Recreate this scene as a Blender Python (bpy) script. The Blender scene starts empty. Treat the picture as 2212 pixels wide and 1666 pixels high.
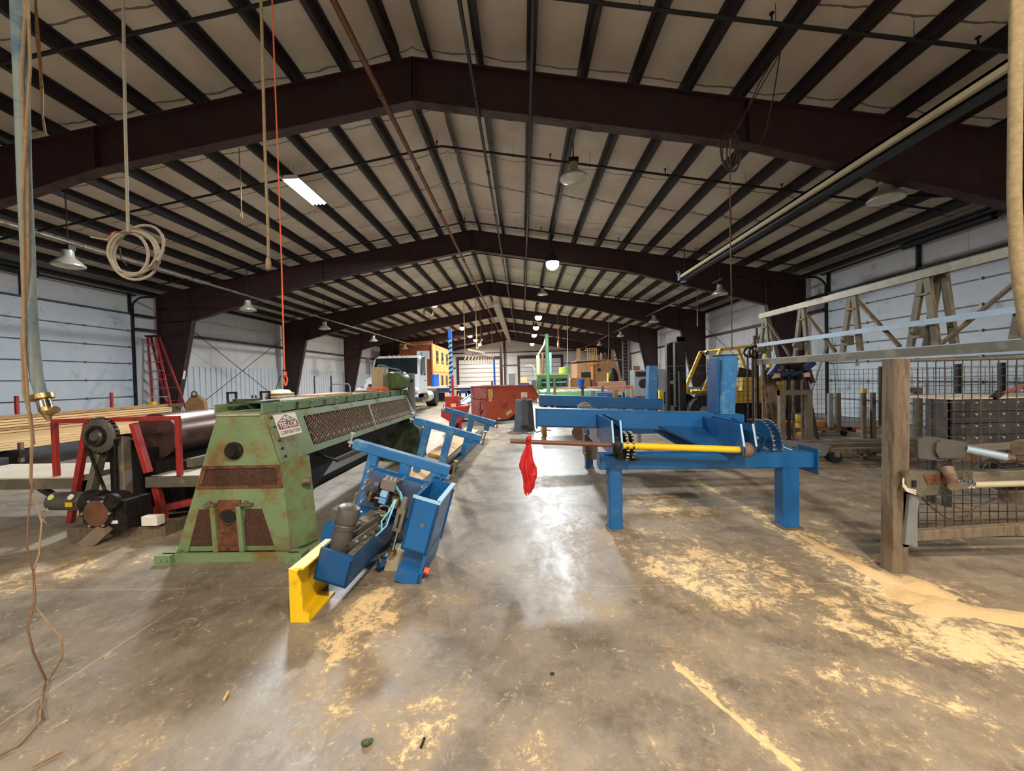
import bpy, bmesh, math, random
import numpy as np
from mathutils import Vector as V, Matrix

SC = bpy.context.scene
COL = SC.collection
random.seed(11)

# ------------------------------------------------------------------ camera
FPX, IW, IH = 832.0, 2212.0, 1666.0
EYE = 1.5
YAW, PITCH, ROLL = 0.0279, -0.0193, -0.0234
_f = V((-math.sin(YAW)*math.cos(PITCH), math.cos(YAW)*math.cos(PITCH), math.sin(PITCH)))
_r0 = V((math.cos(YAW), math.sin(YAW), 0)); _u0 = _r0.cross(_f)
_r = _r0*math.cos(ROLL) + _u0*math.sin(ROLL)
_u = _u0*math.cos(ROLL) - _r0*math.sin(ROLL)
cd = bpy.data.cameras.new('camera'); cam = bpy.data.objects.new('camera', cd); COL.objects.link(cam)
cd.sensor_width = 36; cd.sensor_fit = 'HORIZONTAL'; cd.lens = FPX/IW*36
cd.clip_start = 0.05; cd.clip_end = 200
cam.matrix_world = Matrix(((_r.x, _u.x, -_f.x, 0), (_r.y, _u.y, -_f.y, 0), (_r.z, _u.z, -_f.z, EYE), (0, 0, 0, 1)))
SC.camera = cam

def P(px, py, Y):
    """point of the place at distance Y down the hall, seen at photo position px, py"""
    d = _f*FPX + _r*(px-IW/2) - _u*(py-IH/2)
    return d*(Y/d.y) + V((0, 0, EYE))

# ------------------------------------------------------------------ world, exposure
w = bpy.data.worlds.new('world'); SC.world = w; w.use_nodes = True
w.node_tree.nodes['Background'].inputs[0].default_value = (0.5, 0.55, 0.6, 1)
w.node_tree.nodes['Background'].inputs[1].default_value = 0.05
SC.view_settings.view_transform = 'Standard'; SC.view_settings.look = 'None'
SC.view_settings.gamma = 1; SC.view_settings.use_curve_mapping = False
SC.view_settings.exposure = 0.0
SC.cycles.use_adaptive_sampling = True; SC.cycles.adaptive_threshold = .05; SC.cycles.adaptive_min_samples = 12
SC.cycles.max_bounces = 7; SC.cycles.diffuse_bounces = 4; SC.cycles.glossy_bounces = 3
SC.cycles.sample_clamp_indirect = 6
SC.cycles.use_denoising = True

# lit lamps: x, y, z, watts, size, colour  (their housings are built further down)
WARM, COOL = (1.0, .90, .76), (.90, .96, 1.0)
LIT = [  # the right row of round high bays
    (1.15, 13.75, 5.56, 900, .5, COOL), (1.15, 25.9, 5.58, 950, .5, COOL), (1.15, 30.6, 5.5, 700, .5, WARM),
    (1.15, 35.6, 5.45, 700, .5, COOL), (1.15, 43.0, 5.3, 650, .5, COOL),
    # left row
    (-5.1, 9.2, 6.08, 900, .9, COOL), (-5.3, 23.5, 6.2, 900, .5, WARM), (-5.3, 34.5, 6.15, 650, .5, WARM),
    (-5.3, 39.5, 6.0, 600, .5, WARM), (-5.3, 44.0, 6.0, 600, .5, WARM), (-5.3, 48.5, 5.9, 600, .5, WARM),
    # rows that carry on behind the photographer
    (1.15, -1.6, 5.7, 560, .5, WARM), (-5.3, -3.2, 6.0, 330, .5, WARM), (6.2, -2.2, 5.0, 420, .5, WARM), (-1.5, -5.5, 6.0, 420, .5, WARM)]
LIGHT_GAIN = 1.0
for (x, y, z, wt, s, c) in LIT:
    ld = bpy.data.lights.new('lamp_light', 'AREA'); ld.shape = 'DISK'; ld.size = s
    ld.energy = wt*LIGHT_GAIN; ld.color = c
    lo = bpy.data.objects.new('lamp_light', ld); COL.objects.link(lo); lo.location = (x, y, z-(.08 if s > .6 else .30))

# ------------------------------------------------------------------ materials
def lin(c):
    return tuple(((v/255)/12.92 if v/255 <= .04045 else ((v/255+.055)/1.055)**2.4) for v in c[:3]) + (1,)
class NT:
    def __init__(s, name):
        s.m = bpy.data.materials.new(name); s.m.use_nodes = True
        s.t = s.m.node_tree; s.b = s.t.nodes['Principled BSDF']
        s.tc = s.t.nodes.new('ShaderNodeTexCoord')
    def n(s, typ, **kw):
        nd = s.t.nodes.new(typ)
        for k, v in kw.items():
            if k in nd.inputs: nd.inputs[k].default_value = v
            else: setattr(nd, k, v)
        return nd
    def l(s, a, b): s.t.links.new(a, b)
    def noise(s, scale, detail=4, rough=.6, vec=None, dist=0):
        nd = s.n('ShaderNodeTexNoise', Scale=scale, Detail=detail, Roughness=rough, Distortion=dist)
        s.l(vec if vec is not None else s.tc.outputs['Object'], nd.inputs['Vector']); return nd.outputs['Fac']
    def ramp(s, fac, a, b):
        nd = s.n('ShaderNodeMapRange'); nd.inputs['From Min'].default_value = a; nd.inputs['From Max'].default_value = b
        nd.clamp = True; s.l(fac, nd.inputs['Value']); return nd.outputs['Result']
    def mix(s, fac, a, b):
        nd = s.t.nodes.new('ShaderNodeMix'); nd.data_type = 'RGBA'
        for sock, v in ((nd.inputs[0], fac), (nd.inputs[6], a), (nd.inputs[7], b)):
            if isinstance(v, (tuple, float, int)): sock.default_value = v
            else: s.l(v, sock)
        return nd.outputs[2]
    def math(s, op, a, b=0.0):
        nd = s.n('ShaderNodeMath', operation=op)
        for sock, v in ((nd.inputs[0], a), (nd.inputs[1], b)):
            if isinstance(v, (float, int)): sock.default_value = v
            else: s.l(v, sock)
        return nd.outputs[0]
    def mapping(s, scale):
        nd = s.n('ShaderNodeMapping'); nd.inputs['Scale'].default_value = scale
        s.l(s.tc.outputs['Object'], nd.inputs['Vector']); return nd.outputs['Vector']
    def bump(s, fac, strength, dist=.01):
        nd = s.n('ShaderNodeBump'); nd.inputs['Strength'].default_value = strength; nd.inputs['Distance'].default_value = dist
        s.l(fac, nd.inputs['Height']); s.l(nd.outputs[0], s.b.inputs['Normal'])
M = {}
def mat(name, col, rough=.5, metal=0.0, var=.12, vs=5, dirt=None, da=.0, ds=3, bump=0, bs=80, stretch=None):
    k = NT(name); c = lin(col)
    vec = k.mapping(stretch) if stretch else None
    lo = tuple(v*(1-var) for v in c[:3])+(1,); hi = tuple(min(1, v*(1+var)) for v in c[:3])+(1,)
    out = k.mix(k.ramp(k.noise(vs, 5, .6, vec), .3, .7), lo, hi)
    if dirt:
        dm = k.ramp(k.noise(ds, 8, .7, vec), .62-da*.4, .72-da*.3)
        out = k.mix(dm, out, lin(dirt))
        r = k.n('ShaderNodeMapRange'); r.inputs['To Min'].default_value = rough; r.inputs['To Max'].default_value = min(.95, rough+.3)
        k.l(dm, r.inputs['Value']); k.l(r.outputs['Result'], k.b.inputs['Roughness'])
    else: k.b.inputs['Roughness'].default_value = rough
    k.l(out, k.b.inputs['Base Color']); k.b.inputs['Metallic'].default_value = metal
    if bump: k.bump(k.noise(bs, 4), bump, .004)
    M[name] = k.m; return k.m
def emit(name, col, strength):
    k = NT(name); k.b.inputs['Base Color'].default_value = lin(col)
    k.b.inputs['Emission Color'].default_value = lin(col); k.b.inputs['Emission Strength'].default_value = strength
    M[name] = k.m
mat('maroon', (54, 28, 31), .55, 0, .15, 3, (44, 32, 32), .3, 2)
mat('purlin', (36, 30, 33), .5, 0, .15, 3)
mat('white_wall', (196, 198, 202), .6, 0, .06, 1.2, (160, 156, 150), .04, .8, .15, 3)
mat('white_panel', (188, 198, 210), .45, 0, .05, 2)
mat('door_panel', (186, 196, 206), .5, 0, .06, 2, (150, 154, 158), .1, 1.5)
mat('dark_metal', (38, 36, 36), .5, .4, .2, 6)
mat('blue', (20, 90, 148), .38, 0, .10, 3, (60, 96, 122), .08, 4)
mat('blue_dark', (18, 74, 124), .35, 0, .12, 4, (50, 70, 84), .15, 4)
mat('blue_light', (42, 108, 164), .4, 0, .12, 5, (98, 140, 168), .25, 6)
mat('blue_edge', (150, 190, 220), .4, 0, .1)
mat('navy', (30, 50, 96), .5); mat('joint_grey', (78, 80, 82), .5, .3)
mat('green', (108, 132, 98), .55, 0, .12, 3, (132, 112, 58), .2, 3.2, .2)
mat('green_rust', (110, 130, 90), .6, 0, .18, 3, (118, 92, 50), .34, 3.5, .2)
mat('rust', (112, 68, 40), .8, .1, .3, 9, (74, 46, 32), .4, 12, .4)
mat('rust_mesh', (86, 56, 42), .8, .2, .3, 30, (62, 40, 30), .5, 60, .6, 160)
mat('mesh_wire', (66, 58, 50), .5, .4, .35, 12, (112, 98, 76), .3, 5)
mat('bronze', (140, 118, 92), .55, .4, .2, 20)
mat('dark_green', (66, 86, 54), .6, 0, .2, 4, (38, 44, 34), .5, 4)
mat('motor_green', (94, 116, 72), .45, 0, .1, 5)
mat('red', (160, 40, 34), .5, 0, .12, 4, (104, 36, 30), .25, 4)
mat('hopper_red', (178, 74, 50), .55, 0, .1, 2, (128, 60, 50), .25, 2.5)
mat('hopper_dull', (146, 78, 66), .6, 0, .12, 3, (104, 46, 42), .3, 4)
mat('flag_red', (184, 20, 22), .6, 0, .08, 8)
mat('orange', (232, 92, 40), .5, 0, .1)
mat('yellow', (226, 184, 20), .4, 0, .06, 6, (190, 150, 30), .12, 8)
mat('lift_yellow', (216, 184, 76), .45, 0, .08, 4, (150, 124, 60), .2, 4)
mat('black', (20, 20, 22), .55, 0, .3, 8)
mat('rubber', (26, 26, 28), .8, 0, .3, 20, None, 0, 3, .4, 60)
mat('grease', (48, 42, 36), .5, .5, .3, 12, (24, 20, 18), .5, 14, .4)
mat('motor_grey', (92, 88, 82), .42, .35, .12, 8, (70, 64, 56), .2, 6)
mat('grey_steel', (140, 134, 124), .45, .55, .15, 6, (104, 90, 72), .25, 6)
mat('galv', (124, 120, 108), .35, .75, .12, 8, (128, 120, 104), .25, 3)
mat('galv_blue', (176, 196, 214), .3, .6, .08, 8)
mat('dusty_steel', (104, 97, 84), .6, .3, .15, 6, (140, 122, 94), .2, 5)
mat('brown_steel', (116, 98, 80), .65, .2, .2, 5, (92, 66, 48), .35, 6)
mat('brass', (170, 146, 98), .35, .85, .15, 20)
mat('chrome', (220, 222, 226), .12, 1, .05)
mat('bolt', (206, 204, 198), .35, .7, .1)
mat('cream', (196, 182, 148), .5); mat('beige', (172, 162, 134), .5, 0, .08, 4, (140, 124, 96), .2, 6)
mat('cabinet_grey', (120, 122, 124), .5, 0, .1)
mat('bin_grey', (70, 74, 80), .6, 0, .1, 6, (96, 98, 100), .2, 5)
mat('dark_bin', (52, 50, 54), .6, .1, .2, 4, (84, 72, 62), .25, 5)
mat('pipe_brown', (96, 72, 66), .34, .55, .12, 2, (122, 104, 96), .15, 3)
mat('pipe_rust', (112, 76, 56), .55, .3, .2, 10)
mat('conduit', (126, 118, 110), .45, .5, .15, 3, (96, 74, 62), .3, 3)
mat('wood', (202, 166, 116), .65, 0, .10, 3, (180, 138, 90), .15, 5, .1, 60, (3, .35, 3))
mat('wood_dark', (158, 120, 82), .7, 0, .16, 3, (118, 88, 60), .3, 5, .1, 60, (3, .5, 3))
mat('post_wood', (112, 98, 80), .75, 0, .14, 4, (92, 74, 58), .35, 6, .2, 60, (4, 4, .6))
mat('plywood', (204, 146, 80), .65, 0, .1, 2, (180, 118, 60), .25, 1.5)
mat('tan_board', (158, 122, 84), .7, 0, .12, 2, (140, 98, 64), .3, 3)
mat('red_board', (136, 72, 46), .7, 0, .12, 2)
mat('orange_board', (164, 106, 68), .7, 0, .15, 4)
mat('white_paint', (222, 226, 230), .35, 0, .03, 3)
mat('white_board', (190, 180, 162), .6, 0, .06, 3)
mat('rope', (136, 119, 88), .9, 0, .2, 40, (150, 132, 96), .3, 30, .6, 120)
mat('rope_orange', (222, 104, 70), .8, 0, .15, 40)
mat('cord_tan', (136, 110, 78), .8, 0, .2, 20)
mat('cord_pale', (160, 150, 130), .7, 0, .12, 20)
mat('cord_dark', (60, 50, 46), .7)
mat('hose_blue', (44, 88, 116), .65, 0, .12, 3, (122, 130, 126), .72, 3)
mat('hose_cyan', (110, 190, 214), .4, 0, .05)
mat('sticker_white', (226, 220, 210), .6, 0, .03)
mat('sticker_yellow', (198, 176, 104), .6, 0, .1, 12)
mat('sign_maroon', (122, 42, 44), .6, 0, .05)
mat('ink', (80, 70, 74), .7)
mat('lime', (196, 214, 120), .5); mat('far_green', (98, 146, 96), .5, 0, .12, 4); mat('pole_green', (88, 132, 92), .5)
mat('sky_blue', (96, 160, 214), .5); mat('barrel_blue', (24, 92, 190), .4)
mat('hv_yellow', (214, 212, 50), .6); mat('pink_board', (226, 178, 150), .6)
mat('dish', (176, 172, 160), .35, .3, .08)
mat('glassy', (188, 186, 170), .15, 0, .1)
emit('lamp_glow', (255, 252, 244), 14); emit('lamp_glow_warm', (255, 240, 214), 12)
k = NT('windshield'); k.b.inputs['Base Color'].default_value = (.012, .02, .022, 1); k.b.inputs['Roughness'].default_value = .06; M['windshield'] = k.m
k = NT('clear_plate'); k.b.inputs['Base Color'].default_value = lin((190, 214, 236)); k.b.inputs['Roughness'].default_value = .08
k.b.inputs['Transmission Weight'].default_value = .9; k.b.inputs['IOR'].default_value = 1.25; M['clear_plate'] = k.m
# insulation blanket: taped cross seams every 1.52 m, stains
k = NT('insulation')
sp = k.n('ShaderNodeSeparateXYZ'); k.l(k.tc.outputs['Object'], sp.inputs[0])
wob = k.math('MULTIPLY', k.noise(1.3, 3), .22)
yy = k.math('ADD', sp.outputs['Y'], wob)
fr = k.math('FRACT', k.math('DIVIDE', yy, 1.50))
seam = k.math('LESS_THAN', k.math('ABSOLUTE', k.math('SUBTRACT', fr, .5)), .011)
base = k.mix(k.ramp(k.noise(.9, 5), .35, .7), lin((186, 174, 160)), lin((206, 198, 186)))
stain = k.ramp(k.noise(2.2, 8, .75), .66, .76)
base = k.mix(k.math('MULTIPLY', stain, .5), base, lin((140, 126, 110)))
k.l(k.mix(k.math('MULTIPLY', seam, .9), base, lin((96, 84, 74))), k.b.inputs['Base Color']); k.b.inputs['Roughness'].default_value = .6
k.bump(k.noise(5, 4), .35, .03); M['insulation'] = k.m
# hall floor: worn concrete, scuffs, scattered sawdust (density comes from the 'sawdust' attribute)
k = NT('concrete')
at = k.n('ShaderNodeAttribute', attribute_name='sawdust')
big = k.noise(.55, 6, .6); mid = k.noise(2.6, 8, .7); fine = k.noise(26, 6, .7)
stretch = k.mapping((1.0, .45, 1)); streak = k.noise(5.5, 8, .72, stretch, .6)
base = k.mix(k.ramp(big, .35, .68), lin((108, 97, 84)), lin((144, 134, 120)))
base = k.mix(k.math('MULTIPLY', k.ramp(mid, .46, .62), .6), base, lin((76, 66, 56)))
base = k.mix(k.math('MULTIPLY', k.ramp(k.noise(1.1, 5, .6), .56, .7), .35), base, lin((118, 92, 66)))
scuff = k.ramp(k.math('ABSOLUTE', k.math('SUBTRACT', k.noise(3.4, 9, .75, stretch, 1.2), .5)), .012, .0)
base = k.mix(k.math('MULTIPLY', k.math('MULTIPLY', scuff, k.ramp(k.noise(1.6, 3), .38, .56)), .16), base, lin((186, 166, 132)))
fleck = k.math('MULTIPLY', k.ramp(k.noise(15, 12, .86, None, .9), .555, .63), k.ramp(k.noise(2.1, 6, .7), .34, .54))
base = k.mix(k.math('MULTIPLY', fleck, .95), base, lin((206, 180, 138)))
pale = k.math('MULTIPLY', k.ramp(k.noise(7, 9, .75, stretch, .8), .52, .72), .4)
base = k.mix(pale, base, lin((150, 136, 114)))
dens = k.math('ADD', at.outputs['Fac'], k.math('MULTIPLY', k.math('SUBTRACT', k.noise(5.0, 14, .86, None, .5), .5), 3.0))
dens = k.math('ADD', dens, k.math('MULTIPLY', k.math('SUBTRACT', k.noise(1.5, 6, .6), .5), 1.0))
dens = k.math('ADD', dens, k.math('MULTIPLY', k.math('SUBTRACT', fine, .5), .8))
saw = k.ramp(dens, .42, .62)
sawcol = k.mix(fine, lin((206, 170, 118)), lin((238, 210, 162)))
dustlight = k.math('MULTIPLY', k.ramp(dens, -.1, .5), .5)
base = k.mix(dustlight, base, lin((170, 146, 112)))
# saw-cut joints
s2 = k.n('ShaderNodeSeparateXYZ'); k.l(k.tc.outputs['Object'], s2.inputs[0])
jy = k.math('LESS_THAN', k.math('ABSOLUTE', k.math('SUBTRACT', k.math('FRACT', k.math('DIVIDE', k.math('ADD', s2.outputs['Y'], .18), 1.95)), .5)), .0022)
jx = k.math('LESS_THAN', k.math('ABSOLUTE', k.math('SUBTRACT', k.math('FRACT', k.math('DIVIDE', k.math('ADD', s2.outputs['X'], -.02), 4.80)), .5)), .0010)
jm = k.math('MULTIPLY', k.math('MAXIMUM', jx, jy), k.ramp(k.noise(.8, 2), .40, .52))
base = k.mix(k.math('MULTIPLY', jm, .45), base, lin((200, 178, 140)))
k.l(k.mix(saw, base, sawcol), k.b.inputs['Base Color'])
rg = k.math('ADD', k.math('MULTIPLY', k.ramp(streak, .3, .7), .2), .34)
rg = k.math('ADD', rg, k.math('MULTIPLY', dustlight, .5))
k.l(k.math('MAXIMUM', rg, k.math('MULTIPLY', saw, .9)), k.b.inputs['Roughness'])
k.bump(k.math('ADD', k.math('MULTIPLY', saw, .6), k.math('MULTIPLY', fine, .25)), .35, .008)
M['concrete'] = k.m
k = NT('sawdust'); k.l(k.mix(k.noise(60, 6, .7), lin((206, 166, 114)), lin((236, 204, 152))), k.b.inputs['Base Color']); k.b.inputs['Roughness'].default_value = .95
k.bump(k.noise(90, 5, .7), .6, .01); M['sawdust'] = k.m

# ------------------------------------------------------------------ mesh helpers
def frame_of(d, up=None):
    d = V(d).normalized()
    up = V(up) if up is not None else (V((0, 0, 1)) if abs(d.z) < .95 else V((0, 1, 0)))
    x = d.cross(up).normalized(); return x, x.cross(d).normalized(), d
ORG = {}
class MB:
    def __init__(s, T=None): s.v = []; s.f = []; s.T = T; s.sm = []
    def add(s, vs, fs, smooth=False):
        o = len(s.v); s.v += [V(p) if s.T is None else s.T(V(p)) for p in vs]
        s.f += [tuple(i+o for i in f) for f in fs]; s.sm += [smooth]*len(fs); return s
    def box(s, x0, x1, y0, y1, z0, z1):
        vs = [(x, y, z) for z in (z0, z1) for y in (y0, y1) for x in (x0, x1)]
        return s.add(vs, [(0, 2, 3, 1), (4, 5, 7, 6), (0, 1, 5, 4), (2, 6, 7, 3), (0, 4, 6, 2), (1, 3, 7, 5)])
    def bar(s, p, q, w, h, up=None, bev=0):
        p, q = V(p), V(q); x, y, d = frame_of(q-p, up)
        b = bev or min(w, h)*.08
        pr = [(-w/2+b, -h/2), (w/2-b, -h/2), (w/2, -h/2+b), (w/2, h/2-b), (w/2-b, h/2), (-w/2+b, h/2), (-w/2, h/2-b), (-w/2, -h/2+b)]
        n = len(pr); vs = [e + x*a + y*c for e in (p, q) for a, c in pr]
        return s.add(vs, [tuple(range(n))[::-1], tuple(range(n, 2*n))] + [(i, (i+1) % n, n+(i+1) % n, n+i) for i in range(n)])
    def prism(s, pts, axis, a0, a1):
        """polygon pts given in the two other axes, extruded along axis 0/1/2 from a0 to a1"""
        def mk(p, a):
            l = list(p); l.insert(axis, a); return tuple(l)
        n = len(pts); vs = [mk(p, a0) for p in pts] + [mk(p, a1) for p in pts]
        return s.add(vs, [tuple(range(n)), tuple(range(n, 2*n))[::-1]] + [(i, n+i, n+(i+1) % n, (i+1) % n) for i in range(n)])
    def cyl(s, p, q, r1, r2=None, n=20, cap=True):
        p, q = V(p), V(q); r2 = r1 if r2 is None else r2; x, y, d = frame_of(q-p)
        cs = [(math.cos(2*math.pi*i/n), math.sin(2*math.pi*i/n)) for i in range(n)]
        vs = [p + x*(c*r1) + y*(t*r1) for c, t in cs] + [q + x*(c*r2) + y*(t*r2) for c, t in cs]
        s.add(vs, [(i, (i+1) % n, n+(i+1) % n, n+i) for i in range(n)], True)
        if cap: s.add(vs, [tuple(range(n))[::-1], tuple(range(n, 2*n))])
        return s
    def lathe(s, prof, p, d=(0, 0, 1), n=24):
        """prof: list of (radius, height along d)"""
        p = V(p); x, y, d = frame_of(d); m = len(prof)
        vs = [p + d*h + x*(r*math.cos(2*math.pi*i/n)) + y*(r*math.sin(2*math.pi*i/n)) for i in range(n) for r, h in prof]
        return s.add(vs, [(i*m+j, ((i+1) % n)*m+j, ((i+1) % n)*m+j+1, i*m+j+1) for i in range(n) for j in range(m-1)], True)
    def tube(s, pts, r, n=8, closed=False):
        pts = [V(p) for p in pts]; N = len(pts); rings = []; prev = None
        for i, p in enumerate(pts):
            a = pts[(i-1) % N] if (closed or i > 0) else p; b = pts[(i+1) % N] if (closed or i < N-1) else p
            d = (b-a).normalized() if (b-a).length > 1e-9 else V((0, 0, 1))
            if prev is None: x, y, _ = frame_of(d)
            else:
                x = prev - d*prev.dot(d); x = x.normalized() if x.length > 1e-6 else frame_of(d)[0]; y = d.cross(x)
            prev = x; rr = r[i] if isinstance(r, (list, tuple)) else r
            rings.append([p + x*(rr*math.cos(2*math.pi*j/n)) + y*(rr*math.sin(2*math.pi*j/n)) for j in range(n)])
        vs = [p for g in rings for p in g]; K = N if closed else N-1
        fs = [(i*n+j, i*n+(j+1) % n, ((i+1) % N)*n+(j+1) % n, ((i+1) % N)*n+j) for i in range(K) for j in range(n)]
        s.add(vs, fs, True)
        if not closed: s.add(rings[0]+rings[-1], [tuple(range(n))[::-1], tuple(range(n, 2*n))])
        return s
    def torus(s, c, d, R, r, n=28, m=8):
        c = V(c); x, y, d = frame_of(d)
        return s.tube([c + x*(R*math.cos(2*math.pi*i/n)) + y*(R*math.sin(2*math.pi*i/n)) for i in range(n)], r, m, True)
    def ball(s, c, r, n=12):
        rr = (r, r, r) if isinstance(r, (int, float)) else r; c = V(c); m = n//2; vs = []; fs = []
        for i in range(m+1):
            t = math.pi*i/m
            for j in range(n):
                a = 2*math.pi*j/n; vs.append(c + V((rr[0]*math.sin(t)*math.cos(a), rr[1]*math.sin(t)*math.sin(a), rr[2]*math.cos(t))))
        for i in range(m):
            for j in range(n): fs.append((i*n+j, (i+1)*n+j, (i+1)*n+(j+1) % n, i*n+(j+1) % n))
        return s.add(vs, fs, True)
    def sheet(s, a, b, c, d, t):
        """four corners, thickness t along the normal"""
        a, b, c, d = map(V, (a, b, c, d)); n = (b-a).cross(d-a).normalized()*t
        vs = [a, b, c, d, a+n, b+n, c+n, d+n]
        return s.add(vs, [(3, 2, 1, 0), (4, 5, 6, 7), (0, 1, 5, 4), (1, 2, 6, 5), (2, 3, 7, 6), (3, 0, 4, 7)])
    def net(s, a, u, vv, nu, nv, r):
        """wire net: corner a, edge vectors u and vv, nu x nv cells, bar half-thickness r"""
        a, u, vv = V(a), V(u), V(vv)
        for i in range(nu+1): s.bar(a+u*(i/nu), a+u*(i/nu)+vv, 2*r, 2*r)
        for j in range(nv+1): s.bar(a+vv*(j/nv), a+vv*(j/nv)+u, 2*r, 2*r)
        return s
    def build(s, name, m, parent=None, loc=None):
        me = bpy.data.meshes.new(name)
        if parent is not None: o0 = ORG[parent.name]
        else:
            lo = V((min(p.x for p in s.v), min(p.y for p in s.v), min(p.z for p in s.v))); hi = V((max(p.x for p in s.v), max(p.y for p in s.v), 0))
            o0 = V(loc) if loc is not None else V(((lo.x+hi.x)/2, (lo.y+hi.y)/2, lo.z))
        me.from_pydata([p-o0 for p in s.v], [], s.f); me.materials.append(M[m])
        me.polygons.foreach_set('use_smooth', s.sm)
        bm = bmesh.new(); bm.from_mesh(me); bmesh.ops.remove_doubles(bm, verts=bm.verts, dist=1e-5)
        bmesh.ops.recalc_face_normals(bm, faces=bm.faces); bm.to_mesh(me); bm.free()
        if any(s.sm): me.set_sharp_from_angle(angle=math.radians(38))
        me.update()
        o = bpy.data.objects.new(name, me); COL.objects.link(o)
        if parent is not None: o.parent = parent
        else: o.location = o0
        ORG[o.name] = o0; return o
def tag(o, label=None, cat=None, group=None, kind=None):
    for a, b in (('label', label), ('category', cat), ('group', group), ('kind', kind)):
        if b: o[a] = b
    return o
def thing(name, loc, label, cat, group=None):
    o = bpy.data.objects.new(name, None); COL.objects.link(o); o.location = loc; o.empty_display_size = .1
    ORG[o.name] = V(loc); return tag(o, label, cat, group)
def copy_thing(o, loc, label=None, parent=None):
    c = o.copy(); COL.objects.link(c)
    if parent is not None: c.parent = parent
    else: c.location = loc; ORG[c.name] = V(loc)
    if label: c['label'] = label
    for ch in list(o.children): copy_thing(ch, None, None, c)
    return c
def arc(c, x, y, R, a0, a1, n):
    c, x, y = V(c), V(x), V(y)
    return [c + x*(R*math.cos(a0+(a1-a0)*i/n)) + y*(R*math.sin(a0+(a1-a0)*i/n)) for i in range(n+1)]
def text_mesh(body, size, origin, xdir, ydir, name, m, parent, bold=0.0, sx=1.0):
    cu = bpy.data.curves.new('t', 'FONT'); cu.body = body; cu.size = size; cu.align_x = 'CENTER'; cu.align_y = 'CENTER'; cu.extrude = .0006; cu.offset = bold
    to = bpy.data.objects.new('t', cu); COL.objects.link(to); dg = bpy.context.evaluated_depsgraph_get(); dg.update()
    me = bpy.data.meshes.new_from_object(to.evaluated_get(dg)); bpy.data.objects.remove(to)
    x, y = V(xdir).normalized(), V(ydir).normalized(); z = x.cross(y)
    b = MB(); b.add([V(origin)+x*(v.co.x*sx)+y*v.co.y+z*v.co.z for v in me.vertices], [tuple(p.vertices) for p in me.polygons])
    bpy.data.meshes.remove(me); return b.build(name, m, parent)
# ================================================================== the hall
RX, Y0, Y1 = -1.75, -8.0, 52.3          # ridge line, ends of the hall
XL, XR = RX-12.2, RX+12.2
def zt(dx): return 6.98-abs(dx)/6       # top of the rafters
BAY, F1Y = 7.62, 6.67

# floor with a fine mesh that carries the sawdust density
def axis_steps(lo, hi, a, b, st, coarse):
    v = list(np.arange(lo, a, coarse)) + list(np.arange(a, b, st)) + list(np.arange(b, hi, coarse)) + [hi]
    return np.array(v)
gx = axis_steps(XL, XR, -6.5, 7.5, .05, 1.2); gy = axis_steps(Y0, Y1, .8, 12.5, .05, 1.6)
GX, GY = np.meshgrid(gx, gy)
D = np.full(GX.shape, -.62)
def seg(ax, ay, bx, by, wd, amt):
    global D
    dx, dy = bx-ax, by-ay; L = dx*dx+dy*dy
    t = np.clip(((GX-ax)*dx+(GY-ay)*dy)/L, 0, 1)
    d2 = (GX-ax-t*dx)**2+(GY-ay-t*dy)**2
    D += amt*np.exp(-d2/(2*wd*wd))
for s_ in [(2.42, 5.6, 2.42, 1.6, .035, 1.0), (2.46, 4.2, 2.46, 3.2, .10, .8), (2.5, 3.5, 2.65, 2.7, .12, .9), (2.6, 2.7, 2.55, 2.3, .2, .8), (2.6, 2.25, 2.75, 1.95, .22, .6),
           (1.2, 2.98, 1.55, 2.86, .2, .95), (1.0, 3.5, 1.6, 3.0, .3, .62), (1.5, 2.55, 2.2, 2.2, .16, .9), (1.7, 2.3, 2.4, 1.9, .35, .3), (1.3, 2.9, 2.3, 2.35, .2, .5),
           (1.45, 4.65, 1.95, 4.35, .17, 1.05), (1.2, 4.2, 1.6, 4.0, .25, .6), (2.0, 5.2, 1.2, 4.7, .3, .5), (.74, 2.01, 1.02, 1.42, .025, 1.15), (.8, 2.0, 1.05, 1.45, .06, .4),
           (.42, 2.58, .54, 2.42, .06, 1.0), (-.6, 2.6, -.45, 2.58, .07, .95), (-1.0, 2.6, -1.1, 2.2, .12, .95), (-.85, 3.1, -1.05, 2.5, .12, .6), (-.95, 2.3, -1.0, 1.95, .13, .75), (-.75, 2.2, -.8, 1.75, .2, .45),
           (-.5, 1.66, -.46, 1.4, .09, 1.0), (-.35, 1.75, -.45, 1.6, .07, .7), (-.05, 1.5, .12, 1.42, .1, .95), (.5, 1.6, .53, 1.52, .035, .9), (1.6, 1.9, 1.9, 1.7, .11, .75), (1.3, 1.65, 1.5, 1.5, .12, .7),
           (-4.0, 2.75, -3.4, 3.2, .16, .8), (-3.9, 3.4, -3.6, 3.7, .25, .6), (-4.6, 2.9, -3.8, 3.1, .3, .4), (-1.75, 1.6, -1.6, 1.5, .08, .6), (-1.6, 4.6, -1.0, 7.5, .35, .35),
           (-1.0, 7.8, -.7, 10.5, .4, .55), (.8, 3.3, 1.4, 2.3, .5, .22), (2.9, 4.0, 5.0, 3.4, .5, .5), (3.2, 2.5, 4.5, 2.4, .4, .35), (3.0, 6.0, 6.0, 5.6, .7, .5), (3.0, 7.5, 6.5, 7.5, .8, .4), (-.9, 2.9, -.7, 3.6, .3, .2)]:
    seg(*s_)
D += .31+.16*np.exp(-((GX-1.2)**2/16+(GY-2.2)**2/9))+.14*np.exp(-((GX-3.5)**2/10+(GY-5)**2/14))
D = D-.22*np.exp(-((GX+.1)**2/.5+(GY-3.6)**2/3))
D = np.where(D > .10, .10+(D-.10)*.4, D)
D = np.minimum(D, .5)
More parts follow.
